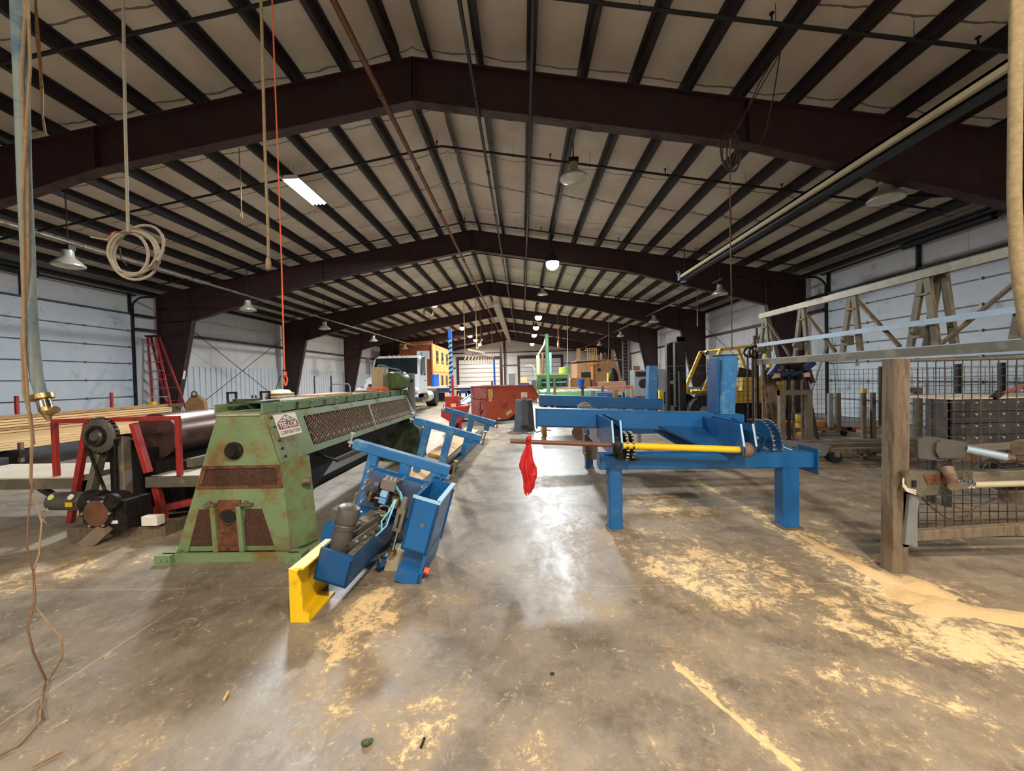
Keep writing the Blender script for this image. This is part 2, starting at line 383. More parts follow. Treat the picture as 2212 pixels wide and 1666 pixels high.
nx, ny = len(gx), len(gy)
me = bpy.data.meshes.new('floor')
idx = np.arange(nx*ny).reshape(ny, nx)
faces = np.stack([idx[:-1, :-1], idx[:-1, 1:], idx[1:, 1:], idx[1:, :-1]], -1).reshape(-1, 4)
me.from_pydata(np.stack([GX, GY, np.zeros_like(GX)], -1).reshape(-1, 3).tolist(), [], faces.tolist())
a_ = me.attributes.new('sawdust', 'FLOAT', 'POINT'); a_.data.foreach_set('value', D.reshape(-1).astype(np.float32))
me.materials.append(M['concrete'])
fo = bpy.data.objects.new('floor', me); COL.objects.link(fo); tag(fo, kind='structure')

# ceiling: sagging insulation blanket between the purlins
PUR = [.28+.865*k for k in range(14)]
lines = [0] + PUR + [12.2]
xs = []
for sgn in (-1, 1):
    seq = []
    for a, b in zip(lines[:-1], lines[1:]): seq += [(a+(b-a)*t, t) for t in (0, .25, .5, .75)]
    seq.append((12.2, 0)); xs += [(sgn*d, t) for d, t in seq][::(-1 if sgn < 0 else 1)][(0 if sgn < 0 else 1):]
ys = [Y0+i*(Y1-Y0)/201 for i in range(202)]
vs = []
for y in ys:
    fr = ((y/1.5) % 1.0); sag = .025+.02*math.cos(2*math.pi*(fr-.5))
    for d, t in xs: vs.append((RX+d, y, zt(d)+.205-sag*math.sin(math.pi*t)))
n = len(xs)
mb = MB(); mb.add(vs, [(j*n+i, j*n+i+1, (j+1)*n+i+1, (j+1)*n+i) for j in range(len(ys)-1) for i in range(n-1)], True)
tag(mb.build('ceiling', 'insulation', None, (0, 0, 0)), kind='structure')

# walls
def wall_side(name, x, s):
    mb = MB(); mb.box(x, x+s*.1, Y0, Y1, 0, 5.15)
    for i in range(40):                                 # vertical tape seams of the wall blanket
        y = Y0+.6+i*1.52
        mb.box(x-s*.006, x, y, y+.03, 0, 5.1)
    return tag(mb.build(name, 'white_wall'), kind='structure')
wall_side('wall_left', XL, -1); wall_side('wall_right', XR, 1)
def gable(name, y, s):
    mb = MB(); mb.prism([(XL, 0), (XR, 0), (XR, zt(12.2)+.2), (RX, 7.2), (XL, zt(12.2)+.2)], 1, y, y+s*.1)
    return tag(mb.build(name, 'white_wall'), kind='structure')
gable('wall_back', Y1, 1); gable('wall_front', Y0, -1)
NT_ = [0]
def trim(mb, m):
    NT_[0] += 1; return tag(mb.build('trim_%d' % NT_[0], m), kind='structure')
# ribbed metal wainscot on the side walls, in the bays without doors
for x, s in ((XL, 1), (XR, -1)):
    for b in range(2, 7):
        ya, yb = F1Y+BAY*(b-1)+.15, F1Y+BAY*b-.1
        mb = MB(); mb.box(min(x, x+s*.03), max(x, x+s*.03), ya, yb, 0, 2.3)
        y = ya
        while y < yb-.08:
            mb.box(min(x+s*.03, x+s*.055), max(x+s*.03, x+s*.055), y, y+.035, 0, 2.3); y += .3
        mb.box(min(x, x+s*.04), max(x, x+s*.04), ya, yb, 2.3, 2.335)
        trim(mb, 'white_panel')
    for b in range(0, 7):                               # wall girts
        ya, yb = F1Y+BAY*(b-1)+.1, F1Y+BAY*b-.1
        if b == 6: yb = Y1-.1
        mb = MB()
        if b == 1: mb.box(min(x, x+s*.2), max(x, x+s*.2), 13.46, yb, 3.55, 3.62); mb.box(min(x, x+s*.2), max(x, x+s*.2), 13.46, yb, 4.05, 4.12)
        else: mb.box(min(x, x+s*.2), max(x, x+s*.2), ya, yb, 3.52, 3.60)
        trim(mb, 'maroon')
    mb = MB(); mb.box(min(x, x+s*.24), max(x, x+s*.24), Y0, Y1, 4.93, 5.0); mb.box(min(x+s*.2, x+s*.24), max(x+s*.2, x+s*.24), Y0, Y1, 4.85, 4.95); trim(mb, 'purlin')   # eave strut

# portal frames
ORD = ['nearest', 'second', 'third', 'fourth', 'fifth', 'sixth', 'seventh', 'eighth', 'ninth', 'tenth', 'eleventh', 'twelfth', 'thirteenth', 'fourteenth']
def plate_edge(mb, a, b, y, wd, t, s):
    """flange plate along the edge a-b (dx, z), standing off towards sign s in z"""
    (ax, az), (bx, bz) = a, b
    L = math.hypot(bx-ax, bz-az); nxx, nzz = -(bz-az)/L*t*s, (bx-ax)/L*t*s
    mb.prism([(ax, az), (bx, bz), (bx+nxx, bz+nzz), (ax+nxx, az+nzz)], 1, y-wd/2, y+wd/2)
def make_frame(y, label):
    t = thing('roof_arch', (RX, y, 0), label, 'roof frame', 'portal frames along the hall')
    for s in (-1, 1):
        def X(p): return (RX+s*p[0], p[1])
        mb = MB(); pts = [(0, zt(0)), (10.65, zt(10.65)), (10.65, 3.96), (5.6, 5.33), (0, 6.265)]
        mb.prism([X(p) for p in pts], 1, y-.008, y+.008)
        plate_edge(mb, X((0, zt(0)-.02)), X((10.65, zt(10.65)-.02)), y, .2, .02, s)
        plate_edge(mb, X((0, 6.265)), X((5.6, 5.33)), y, .2, .025, -s); plate_edge(mb, X((5.6, 5.33)), X((10.65, 3.96)), y, .2, .025, -s)
        for d, za, zb in ((.02, 6.27, 6.96), (5.6, 5.33, 6.03), (10.6, 3.97, 5.2)):
            mb.box(min(RX+s*d, RX+s*(d+.02)), max(RX+s*d, RX+s*(d+.02)), y-.1, y+.1, za, zb)
        mb.build('rafter', 'maroon', t)
        mb = MB(); pts = [(12.0, .02), (12.0, zt(12)-.02), (10.65, zt(10.65)), (10.65, 3.96), (11.52, .02)]
        mb.prism([X(p) for p in pts], 1, y-.008, y+.008)
        plate_edge(mb, X((12.0, .02)), X((12.0, zt(12)-.02)), y, .2, .02, s); plate_edge(mb, X((11.52, .02)), X((10.65, 3.96)), y, .2, .025, s)
        mb.box(min(RX+s*10.65, RX+s*12), max(RX+s*10.65, RX+s*12), y-.1, y+.1, 3.94, 3.965)
        mb.box(min(RX+s*11.4, RX+s*12.1), max(RX+s*11.4, RX+s*12.1), y-.14, y+.14, 0, .025)
        mb.build('column', 'maroon', t)
    return t
fl_ = ['maroon steel portal frame arching closest to the camera across the top of the hall', 'maroon steel portal frame second from the camera, beside the red ladder', 'maroon steel portal frame third from the camera, column behind the orange rope',
       'maroon steel portal frame fourth from the camera, column just behind the white truck nose', 'maroon steel portal frame fifth from the camera, over the wooden office end', 'maroon steel portal frame sixth from the camera, last one before the end wall']
fr1 = make_frame(F1Y, fl_[0])
for i in range(1, 6): copy_thing(fr1, (RX, F1Y+BAY*i, 0), fl_[i])
copy_thing(fr1, (RX, F1Y-BAY, 0), 'maroon steel portal frame right overhead at the photographer')

# purlins
def num_word(k): return ['first', 'second', 'third', 'fourth', 'fifth', 'sixth', 'seventh', 'eighth', 'ninth', 'tenth', 'eleventh', 'twelfth', 'thirteenth', 'fourteenth'][k]
for s, side in ((-1, 'left'), (1, 'right')):
    for k, d in enumerate(PUR):
        x = RX+s*d; z = zt(d)
        mb = MB(); mb.box(x-.005, x+.005, Y0, Y1-.02, z+.012, z+.2); mb.box(min(x, x+s*.075), max(x, x+s*.075), Y0, Y1-.02, z+.004, z+.014); mb.box(min(x, x-s*.075), max(x, x-s*.075), Y0, Y1-.02, z+.19, z+.2)
        mb.box(min(x+s*.068, x+s*.075), max(x+s*.068, x+s*.075), Y0, Y1-.02, z+.01, z+.035)
        tag(mb.build('roof_purlin', 'purlin'), 'dark roof purlin, %s to the %s of the roof ridge' % (num_word(k), side), 'purlin', 'roof purlins')

# sag rods between the purlins (one rod line per half bay)
for i, y in enumerate([F1Y-BAY*.45, F1Y+BAY*.55, F1Y+BAY*1.55, F1Y+BAY*2.55]):
    mb = MB()
    for s in (-1, 1):
        for a, b in zip(PUR[:-1], PUR[1:]): mb.tube([(RX+s*a, y-.12, zt(a)+.05), (RX+s*b, y+.12, zt(b)+.05)], .009, 5)
    trim(mb, 'purlin')

# sprinkler branch lines under the purlins, one thing each
def branch(y, label, r=.026):
    mb = MB(); pts = [(RX+d, y, zt(d)-.09) for d in (-11.2, -6, 0, 6, 11.2)]
    for a, b in zip(pts[:-1], pts[1:]): mb.cyl(a, b, r, n=8)
    for d in np.arange(-10.5, 11, 2.6):
        mb.cyl((RX+d, y, zt(d)-.09), (RX+d, y, zt(d)+.03), .012, n=6); mb.cyl((RX+d, y, zt(d)+.03), (RX+d, y, zt(d)+.045), .03, n=8)
    t = thing('sprinkler_pipe', (RX, y, 6), label, 'pipe', 'sprinkler branch pipes across the roof'); mb.build('pipe', 'dark_metal', t)
    for d in np.arange(-10.6, 11, 1.75):
        mb = MB(); mb.cyl((RX+d, y, zt(d)-.09), (RX+d, y, zt(d)+.19), .004, n=5); mb.tube(arc((RX+d, y, zt(d)-.09), (1, 0, 0), (0, 0, 1), r+.006, 0, 6.28, 10), .004, 5); mb.build('hanger', 'dark_metal', t)
branch(5.2, 'dark sprinkler pipe crossing the roof in front of the nearest frame')
branch(8.95, 'dark sprinkler pipe crossing the roof just behind the nearest frame')
branch(13.25, 'dark sprinkler pipe crossing the roof just before the second frame')
branch(16.6, 'dark sprinkler pipe crossing the roof beyond the second frame'); branch(20.9, 'dark sprinkler pipe crossing the roof just before the third frame'); branch(24.2, 'dark sprinkler pipe crossing the roof beyond the third frame')

# long pipes along the hall
def long_pipe(name, x, z, ya, yb, r, m, label, cat='pipe', every=2.2):
    mb = MB(); mb.cyl((x, ya, z), (x, yb, z), r, n=10)
    y = ya+1
    while y < yb: mb.cyl((x, y-.03, z), (x, y+.03, z), r*1.35, n=10); y += every
    return tag(mb.build(name, m), label, cat)
long_pipe('steam_pipe', RX-.45, 6.16, Y0+.1, 43, .045, 'pipe_rust', 'rusty pipe running lengthwise left of the ridge below the frames')
long_pipe('conduit_pipe', RX+1.10, 6.02, Y0+.1, 46, .028, 'purlin', 'thin dark conduit running lengthwise just right of the ridge')
long_pipe('conduit_pipe', RX+1.98, 5.90, Y0+.1, 24, .026, 'purlin', 'thin dark conduit running lengthwise, second to the right of the ridge')
long_pipe('lamp_conduit', 7.0, 4.78, 13.6, 51, .035, 'conduit', 'pale conduit running back along the right side above the dish lamps')
long_pipe('lamp_conduit', -9.5, 4.58, 5.0, 40, .035, 'conduit', 'pale conduit running back along the left side above the dish lamps')

# overhead sectional doors on the side walls and the end wall
ND = [0]
def side_door(x, s, ya, yb, top):
    ND[0] += 1
    mb = MB(); d = tag(thing('door_%d' % ND[0], (x+s*.06, (ya+yb)/2, 0), None, None), kind='structure')
    nP = 7; h = top/nP
    for i in range(nP):
        mb = MB(); mb.box(min(x+s*.03, x+s*.075), max(x+s*.03, x+s*.075), ya, yb, i*h+.012, (i+1)*h-.012)
        mb.build('door_panel', 'door_panel', d)
    mb = MB()
    for i in range(1, nP): mb.box(min(x+s*.04, x+s*.085), max(x+s*.04, x+s*.085), ya, yb, i*h-.022, i*h+.008)
    mb.box(min(x+s*.02, x+s*.1), max(x+s*.02, x+s*.1), ya, yb, top, top+.05); mb.build('panel_joint', 'joint_grey', d)
    mb = MB()
    for i in range(1, nP):
        for t in (.02, .26, .5, .75, .98):
            y = ya+(yb-ya)*t; mb.box(min(x+s*.075, x+s*.12), max(x+s*.075, x+s*.12), y-.03, y+.03, i*h-.03, i*h+.03)
    mb.build('hinge', 'grey_steel', d)
    mb = MB()
    for y in (ya-.03, yb+.03):
        mb.box(min(x, x+s*.14), max(x, x+s*.14), y-.04, y+.04, 0, top+.3)
        mb.tube(arc((x+s*.55, y, top+.15), (-s, 0, 0), (0, 0, 1), .45, 0, math.pi/2, 8)+[(x+s*3.6, y, top+.62)], .035, 6)
    mb.build('track', 'dark_metal', d)
    mb = MB()
    for y in (ya, (ya+yb)/2, yb): mb.box(min(x+s*.02, x+s*.1), max(x+s*.02, x+s*.1), y-.03, y+.03, top, top+.75)
    mb.cyl((x+s*.2, ya-.1, top+.68), (x+s*.2, yb+.1, top+.68), .03, n=10)
    mb.cyl((x+s*.2, ya+1.2, top+.68), (x+s*.2, ya+3.2, top+.68), .085, n=14); mb.build('torsion_spring', 'black', d)
    return d
side_door(XL, 1, 7.45, 13.36, 4.08); side_door(XR, -1, 7.45, 13.36, 4.08)
def end_door(xa, xb, top, y=Y1):
    ND[0] += 1; d = tag(thing('door_%d' % ND[0], ((xa+xb)/2, y-.05, 0), None, None), kind='structure')
    mb = MB(); h = top/7
    for i in range(7): mb.box(xa, xb, y-.08, y-.03, i*h+.015, (i+1)*h-.015)
    mb.build('door_panel', 'white_wall', d)
    mb = MB()
    for i in range(1, 7): mb.box(xa, xb, y-.1, y-.06, i*h-.06, i*h+.03)
    mb.build('panel_joint', 'grey_steel', d)
    mb = MB(); mb.box(xa-.3, xa, y-.16, y-.01, 0, top+.2); mb.box(xb, xb+.3, y-.16, y-.01, 0, top+.2); mb.box(xa-.3, xb+.3, y-.18, y-.01, top, top+.42); mb.build('door_frame', 'maroon', d)
end_door(-8.6, -3.05, 4.1); end_door(-.35, 5.2, 4.1)
ND[0] += 1; d = tag(thing('door_%d' % ND[0], (-1.45, Y1-.05, 0), None, None), kind='structure')
mb = MB(); mb.box(-1.9, -1.0, Y1-.07, Y1-.01, 0, 2.08); mb.build('door_leaf', 'cabinet_grey', d)
mb = MB(); mb.box(-1.97, -1.9, Y1-.1, Y1, 0, 2.15); mb.box(-1.0, -.93, Y1-.1, Y1, 0, 2.15); mb.box(-1.97, -.93, Y1-.1, Y1, 2.08, 2.15); mb.build('door_frame', 'white_panel', d)
mb = MB(); mb.cyl((-1.08, Y1-.13, 1.0), (-1.08, Y1-.07, 1.0), .03, n=8); mb.build('door_handle', 'chrome', d)
mb = MB(); mb.box(XL+.2, XR-.2, Y1-.2, Y1-.02, 4.95, 5.05); trim(mb, 'dark_metal')
mb = MB(); mb.box(-2.5, -2.25, Y1-.25, Y1-.02, 0, 6.9); trim(mb, 'maroon')
mb = MB(); mb.box(-2.9, -.6, Y1-.2, Y1-.02, 3.2, 3.3); mb.box(5.6, 10.3, Y1-.2, Y1-.02, 3.3, 3.4); mb.box(-13.8, -9.0, Y1-.2, Y1-.02, 3.0, 3.1); trim(mb, 'dark_metal')
mb = MB(); mb.prism([(XL+.1, zt(12)), (RX, zt(0)), (XR-.1, zt(12)), (XR-.1, zt(12)-.4), (RX, zt(0)-.3), (XL+.1, zt(12)-.4)], 1, Y1-.2, Y1-.02); trim(mb, 'maroon')
# cross bracing rods
def brace(a, b, c, d, label):
    t = thing('cross_brace', ((a[0]+b[0])/2, (a[1]+b[1])/2, 0), label, 'brace'); 
    for p, q in ((a, b), (c, d)): MB().cyl(p, q, .014, n=6).build('rod', 'dark_metal', t)
brace((-13.4, 14.4, 4.3), (-13.4, 21.8, .0), (-13.4, 14.4, .0), (-13.4, 21.8, 4.3), 'thin crossed brace rods on the left wall between second and third frame')
brace((10.0, 14.4, 4.3), (10.0, 21.8, .0), (10.0, 14.4, .0), (10.0, 21.8, 4.3), 'thin crossed brace rods on the right wall behind the forklift')

# ------------------------------------------------------------------ lamps
def round_lamp(x, y, z, label, lit, name='high_bay_lamp', r=.25):
    t = thing(name, (x, y, z), label, 'lamp', 'round high bay lamps')
    b = MB(); b.lathe([(.001, .30), (.08, .30), (.10, .16), (.19, .12), (r, .02), (r, 0), (r-.02, .0), (r-.04, .02), (.08, .06), (.001, .06)], (x, y, z)); b.build('lamp_housing', 'dish' if not lit else 'dark_metal', t)
    b = MB(); b.lathe([(.001, -.27), (r*.4, -.25), (r*.72, -.19), (r*.9, -.11), (r-.03, 0.0), (r-.03, .015), (.001, .015)], (x, y, z)); b.build('lens', 'lamp_glow' if lit == 1 else ('lamp_glow_warm' if lit == 2 else 'glassy'), t)  # glowing lens swollen into a deep dome to imitate the lamp's glare
    ztop = zt(x-RX)+.02
    b = MB(); b.cyl((x, y, z+.3), (x, y, ztop), .01, n=6); b.box(x-.06, x+.06, y-.06, y+.06, ztop-.1, ztop); b.build('hanger', 'dark_metal', t)
    return t
def dish_lamp(x, y, z, label, r=.28, top=None):
    t = thing('dish_lamp', (x, y, z), label, 'lamp', 'unlit dish lamps')
    b = MB(); b.lathe([(.001, .34), (.09, .34), (.1, .2), (.13, .16), (.2, .1), (r, .03), (r, .0), (r-.015, 0), (.17, .08), (.001, .09)], (x, y, z)); b.build('reflector', 'dish', t)
    b = MB(); b.lathe([(.001, -.05), (r*.6, -.03), (r-.02, .0), (r-.02, .01), (.001, .01)], (x, y, z)); b.build('glass_cover', 'glassy', t)
    b = MB(); b.box(x-.1, x+.1, y-.07, y+.07, z+.34, z+.44); b.cyl((x, y, z+.44), (x, y, top or max(z+.45, zt(x-RX)+.02)), .012, n=6); b.build('ballast_box', 'dark_metal', t)
    return t
lab = ['brilliant round lamp hanging just before the second frame right of the ridge', 'lit round lamp in the right row, second lit one from the camera', 'lit round lamp in the right row, third lit one from the camera', 'lit round lamp in the right row, fourth lit one from the camera', 'lit round lamp in the right row, farthest and lowest in the photo']
for i in range(5): round_lamp(LIT[i][0], LIT[i][1], LIT[i][2], lab[i], 2 if i == 2 else 1)
lab = ['lit lamp in the left row under the third frame', 'lit lamp in the left row, second after the long fixture', 'lit lamp in the left row, third from its far end', 'lit lamp in the left row, second from its far end', 'lit lamp in the left row, farthest from the camera']
for i in range(5): round_lamp(LIT[6+i][0], LIT[6+i][1], LIT[6+i][2], lab[i], 2)
for i, q in enumerate(('right of the ridge', 'left of the ridge', 'far to the right', 'nearest the rear wall')): round_lamp(LIT[11+i][0], LIT[11+i][1], LIT[11+i][2], 'lit round lamp behind the photographer, '+q, 2)
# long fluorescent fixture, left
x, y, z = LIT[5][0], LIT[5][1], LIT[5][2]
t = thing('tube_light_fixture', (x, y, z), 'glaring rectangular tube light hanging left, behind the nearest frame', 'lamp')
b = MB(); b.prism([(x-.2, z), (x+.2, z), (x+.14, z+.09), (x-.14, z+.09)], 1, y-.62, y+.62); b.build('lamp_housing', 'white_paint', t)
for i in range(4): MB().cyl((x-.14+.094*i, y-.58, z-.025), (x-.14+.094*i, y+.58, z-.025), .022, n=8).build('tube', 'lamp_glow', t)
for yy in (y-.5, y+.5): b = MB(); b.cyl((x, yy, z+.09), (x, yy, zt(x-RX)+.02), .004, n=5); b.build('hanger_chain', 'galv', t)
dish_lamp(1.19, 8.35, 5.72, 'unlit glass dish lamp hanging large in the middle, below the nearest frame', .3)
dish_lamp(1.15, 20.4, 5.85, 'unlit dish lamp right of the ridge below the third frame'); dish_lamp(-4.85, 14.75, 6.02, 'unlit dish lamp left of the ridge at the second frame, beside the rope')
dish_lamp(-5.2, 30.0, 6.0, 'unlit dish lamp left of the ridge before the fifth frame')
for yy, q in ((7.9, 'nearest, behind the blue hose'), (13.2, 'beside the second frame'), (18.4, 'beside the third frame'), (24.5, 'beside the fourth frame'), (31.0, 'farthest, above the white truck')):
    dish_lamp(-9.5, yy, 4.07, 'unlit dish lamp under the left conduit, '+q, .26)
for yy, q in ((6.9, 'nearest, among black brackets'), (13.8, 'above the orange hanging rope'), (20.6, 'at the third frame'), (27.5, 'at the fourth frame'), (35.0, 'fifth from the camera'), (42.0, 'farthest')):
    dish_lamp(7.0 if yy > 8 else 6.35, yy, 4.27 if yy > 8 else 4.42, 'unlit dish lamp under the right conduit, '+q, .26)

# monorail with galvanised channel, upper right
t = thing('overhead_rail', (5.37, 8, 4.7), 'long pale channel rail with dark beam hanging under the nearest frame at right', 'rail')
X_ = 5.37
b = MB(); b.box(X_-.10, X_-.005, -6, 13.0, 4.76, 4.80); b.box(X_-.10, X_-.09, -6, 13.0, 4.68, 4.80); b.box(X_-.10, X_-.05, -6, 13.0, 4.675, 4.685); b.build('channel', 'cream', t)
b = MB(); b.box(X_+.0, X_+.012, -6, 12.95, 4.60, 4.76); b.box(X_-.05, X_+.1, -6, 12.95, 4.59, 4.602); b.box(X_+.012, X_+.1, -6, 12.95, 4.75, 4.762); b.build('beam', 'dark_metal', t)
b = MB(); b.box(X_-.13, X_-.08, 12.9, 13.05, 4.55, 4.86); b.box(X_-.13, X_+.1, 12.9, 13.05, 4.55, 4.6); b.tube(arc((X_-.15, 12.95, 4.86), (1, 0, 0), (0, 0, 1), .05, .5, 4.5, 8), .012, 6); b.build('end_bracket', 'galv_blue', t)
for yy in (-1, 3, 10, 12.8): b = MB(); b.cyl((X_, yy, 4.75), (X_, yy, zt(X_-RX)-(.72 if abs(yy-6.66) < .1 else 0)+.03), .014, n=6); b.box(X_-.06, X_+.1, yy-.025, yy+.025, 4.7, 4.82); b.build('hanger_rod', 'dark_metal', t)
# ventilation channel along the ridge
t = thing('roof_duct', (-.95, 20, 5.6), 'long grey metal channel hanging below the ridge toward the end wall', 'duct')
b = MB()
xa, za = -1.33, 5.42
b.box(xa-.16, xa+.16, 20.6, 46, za, za+.02); b.box(xa-.18, xa-.16, 20.6, 46, za, za+.22); b.box(xa+.16, xa+.18, 20.6, 46, za, za+.22); b.build('trough', 'grey_steel', t)
b = MB(); b.box(xa-.17, xa+.17, 20.45, 20.6, za-.02, za+.2); b.build('end_plate', 'white_panel', t)
for yy in (22, 29.5, 37, 44.7): b = MB(); b.cyl((xa, yy, za+.02), (xa, yy, zt(.42)+.02), .012, n=6); b.build('hanger_rod', 'dark_metal', t)
# ================================================================== green roller press
PR = thing('roller_press', (-2.5, 5.3, 0), 'long rusty green roller press with mesh guards and trapezoid end stand', 'machine')
yf, yb = 3.25, 3.50
# front stand, a leaning trapezoid shell
b = MB()
b.prism([(-3.05, .05), (-2.04, .05), (-2.10, .83), (-2.24, 1.25), (-2.64, 1.25)], 1, yf+.012, yb)
b.build('front_stand', 'green_rust', PR)
b = MB()   # front skin with framed openings
b.prism([(-2.80, .78), (-2.105, .78), (-2.24, 1.25), (-2.64, 1.25)], 1, yf, yf+.014); b.prism([(-2.924, .42), (-2.06, .42), (-2.08, .62), (-2.855, .62)], 1, yf, yf+.014)
b.prism([(-3.05, .05), (-2.95, .05), (-2.84, .42), (-2.924, .42)], 1, yf, yf+.016); b.prism([(-2.17, .05), (-2.04, .05), (-2.06, .42), (-2.28, .42)], 1, yf, yf+.016)
b.prism([(-2.855, .62), (-2.82, .62), (-2.77, .78), (-2.80, .78)], 1, yf, yf+.016); b.prism([(-2.11, .62), (-2.08, .62), (-2.105, .78), (-2.13, .78)], 1, yf, yf+.016)
b.build('front_panel', 'green_rust', PR)
def mesh_panel(poly, m='rust_mesh'):
    bb = MB(); bb.prism(poly, 1, yf+.004, yf+.012); o = bb.build('guard_mesh', m, PR)
    return o
g1 = mesh_panel([(-2.84, .615), (-2.09, .615), (-2.115, .785), (-2.785, .785)])
b = MB(); b.prism([(-2.85, .60), (-2.085, .60), (-2.09, .625), (-2.842, .625)], 1, yf-.006, yf+.01); b.prism([(-2.795, .775), (-2.11, .775), (-2.115, .80), (-2.787, .80)], 1, yf-.006, yf+.01)
b.prism([(-2.842, .626), (-2.81, .626), (-2.755, .774), (-2.795, .774)], 1, yf-.005, yf+.009); b.prism([(-2.128, .626), (-2.09, .626), (-2.11, .774), (-2.15, .774)], 1, yf-.005, yf+.009)
b.build('mesh_frame', 'rust', g1)
mesh_panel([(-2.94, .10), (-2.68, .10), (-2.72, .42), (-2.845, .42)]); mesh_panel([(-2.47, .10), (-2.17, .10), (-2.27, .42), (-2.43, .42)])
b = MB(); b.prism([(-2.68, .06), (-2.46, .06), (-2.46, .50), (-2.66, .50)], 1, yf-.012, yf+.01); pp = b.build('rust_plate', 'rust', PR)
b = MB(); b.cyl((-2.565, yf-.02, .36), (-2.565, yf-.011, .36), .055, n=20); b.build('shaft_hole', 'black', pp)
b = MB(); b.cyl((-2.565, yf-.026, .36), (-2.565, yf-.012, .36), .068, n=20, cap=False); b.build('hole_rim', 'rust', pp)
for xa in (-2.72, -2.40):
    b = MB(); b.box(xa-.05, xa+.05, yf-.04, yf, .455, .475); b.cyl((xa, yf-.03, .475), (xa, yf-.03, .50), .014, n=8); b.build('hinge_lug', 'brown_steel', PR)
for x0_, x1_ in ((-2.70, -2.66), (-2.47, -2.43)):
    b = MB(); b.prism([(x0_, .06), (x1_, .06), (x1_-.02, .45), (x0_-.02, .45)], 1, yf-.03, yf); b.build('stiffener', 'green_rust', PR)
# base sill and side face
b = MB(); b.box(-3.10, -1.90, yf-.09, yf-.02, .0, .055); b.box(-3.10, -1.90, yf-.02, yb+.06, 0, .02); b.prism([(-3.1, .055), (-1.92, .055), (-1.92, .075), (-3.1, .075)], 1, yf-.09, yf-.07); b.build('base_sill', 'green_rust', PR)
for xa in (-3.10, -1.98):
    b = MB(); b.box(xa-.03, xa+.11, yf-.13, yf-.01, 0, .075); b.cyl((xa+.02, yf-.14, .04), (xa+.02, yf-.12, .04), .02, n=8); b.cyl((xa+.075, yf-.14, .04), (xa+.075, yf-.12, .04), .02, n=8); b.build('anchor_foot', 'green_rust', PR)
b = MB(); b.add([(-2.036, yf, .05), (-1.93, yb, .05), (-1.99, yb, .83), (-2.096, yf, .83), (-2.06, yf+.03, .05), (-1.96, yb+.01, .05), (-2.02, yb+.01, .83), (-2.12, yf+.03, .83)],
       [(0, 1, 2, 3), (7, 6, 5, 4), (0, 4, 5, 1), (1, 5, 6, 2), (2, 6, 7, 3), (3, 7, 4, 0)]); b.build('side_plate', 'green_rust', PR)
MB().cyl((-1.99, 3.38, .62), (-1.93, 3.4, .62), .03, n=12).build('grease_cup', 'brown_steel', PR)
# black roller hub
b = MB(); b.lathe([(.001, .06), (.045, .06), (.05, .05), (.06, .03), (.075, .02), (.075, 0), (.001, 0)], (-2.50, yf, .93), (0, -1, 0)); b.torus((-2.5, yf-.035, .93), (0, 1, 0), .052, .012); b.build('roller_hub', 'grease', PR)
# beam
yr = 7.40
b = MB()
b.prism([(-2.80, .84), (-2.125, .80), (-2.26, 1.24), (-2.62, 1.24)], 1, yf+.02, yr-.02); b.build('beam_core', 'dark_bin', PR)
def side(z):       # x of the inclined right face
    return -2.24+(1.26-z)/(1.26-.82)*.145
def sidesheet(bb, ya, yb_, za, zb, t=.012):
    bb.add([(side(za), ya, za), (side(za), yb_, za), (side(zb), yb_, zb), (side(zb), ya, zb), (side(za)+t, ya, za), (side(za)+t, yb_, za), (side(zb)+t, yb_, zb), (side(zb)+t, ya, zb)],
           [(3, 2, 1, 0), (4, 5, 6, 7), (0, 1, 5, 4), (1, 2, 6, 5), (2, 3, 7, 6), (3, 0, 4, 7)]); return bb
b = MB(); sidesheet(b, yf, 3.78, .815, 1.235); b.build('end_plate', 'green_rust', PR)
for zz in (.86, .93, 1.0, 1.12, 1.2): MB().cyl((side(zz)+.01, 3.31, zz), (side(zz)+.022, 3.31, zz+.004), .012, n=8).build('rivet', 'dark_metal', PR)
b = MB(); sidesheet(b, 3.78, yr, 1.17, 1.235); b.build('top_rail', 'green', PR)
b = MB(); sidesheet(b, 3.78, yr, .815, .875); b.build('bottom_rail', 'green', PR)
b = MB(); sidesheet(b, 5.40, 5.44, .875, 1.17); b.build('mullion', 'beige', PR)
b = MB(); sidesheet(b, yr-.25, yr, .815, 1.235, .03); b.build('rear_plate', 'grey_steel', PR)
# expanded metal guard: wavy diagonal strands
def guard(ya, yb_):
    bb = MB(); za, zb = .878, 1.168; L = yb_-ya; step = .062; H = zb-za
    k = -int(H*2.2/step)-1
    while k*step < L:
        pts = []
        N = 44
        for i in range(N+1):
            t = i/N; z = za+H*t; y = ya+k*step+t*H*2.1 + .015*math.sin(t*H/.034*math.pi*2+k*math.pi)
            if ya <= y <= yb_: pts.append((side(z)+.012, y, z))
        if len(pts) > 2: bb.tube(pts, .0066, 4)
        k += 1
    return bb.build('expanded_guard', 'bronze', PR)
guard(3.80, 5.40); guard(5.44, yr-.25)
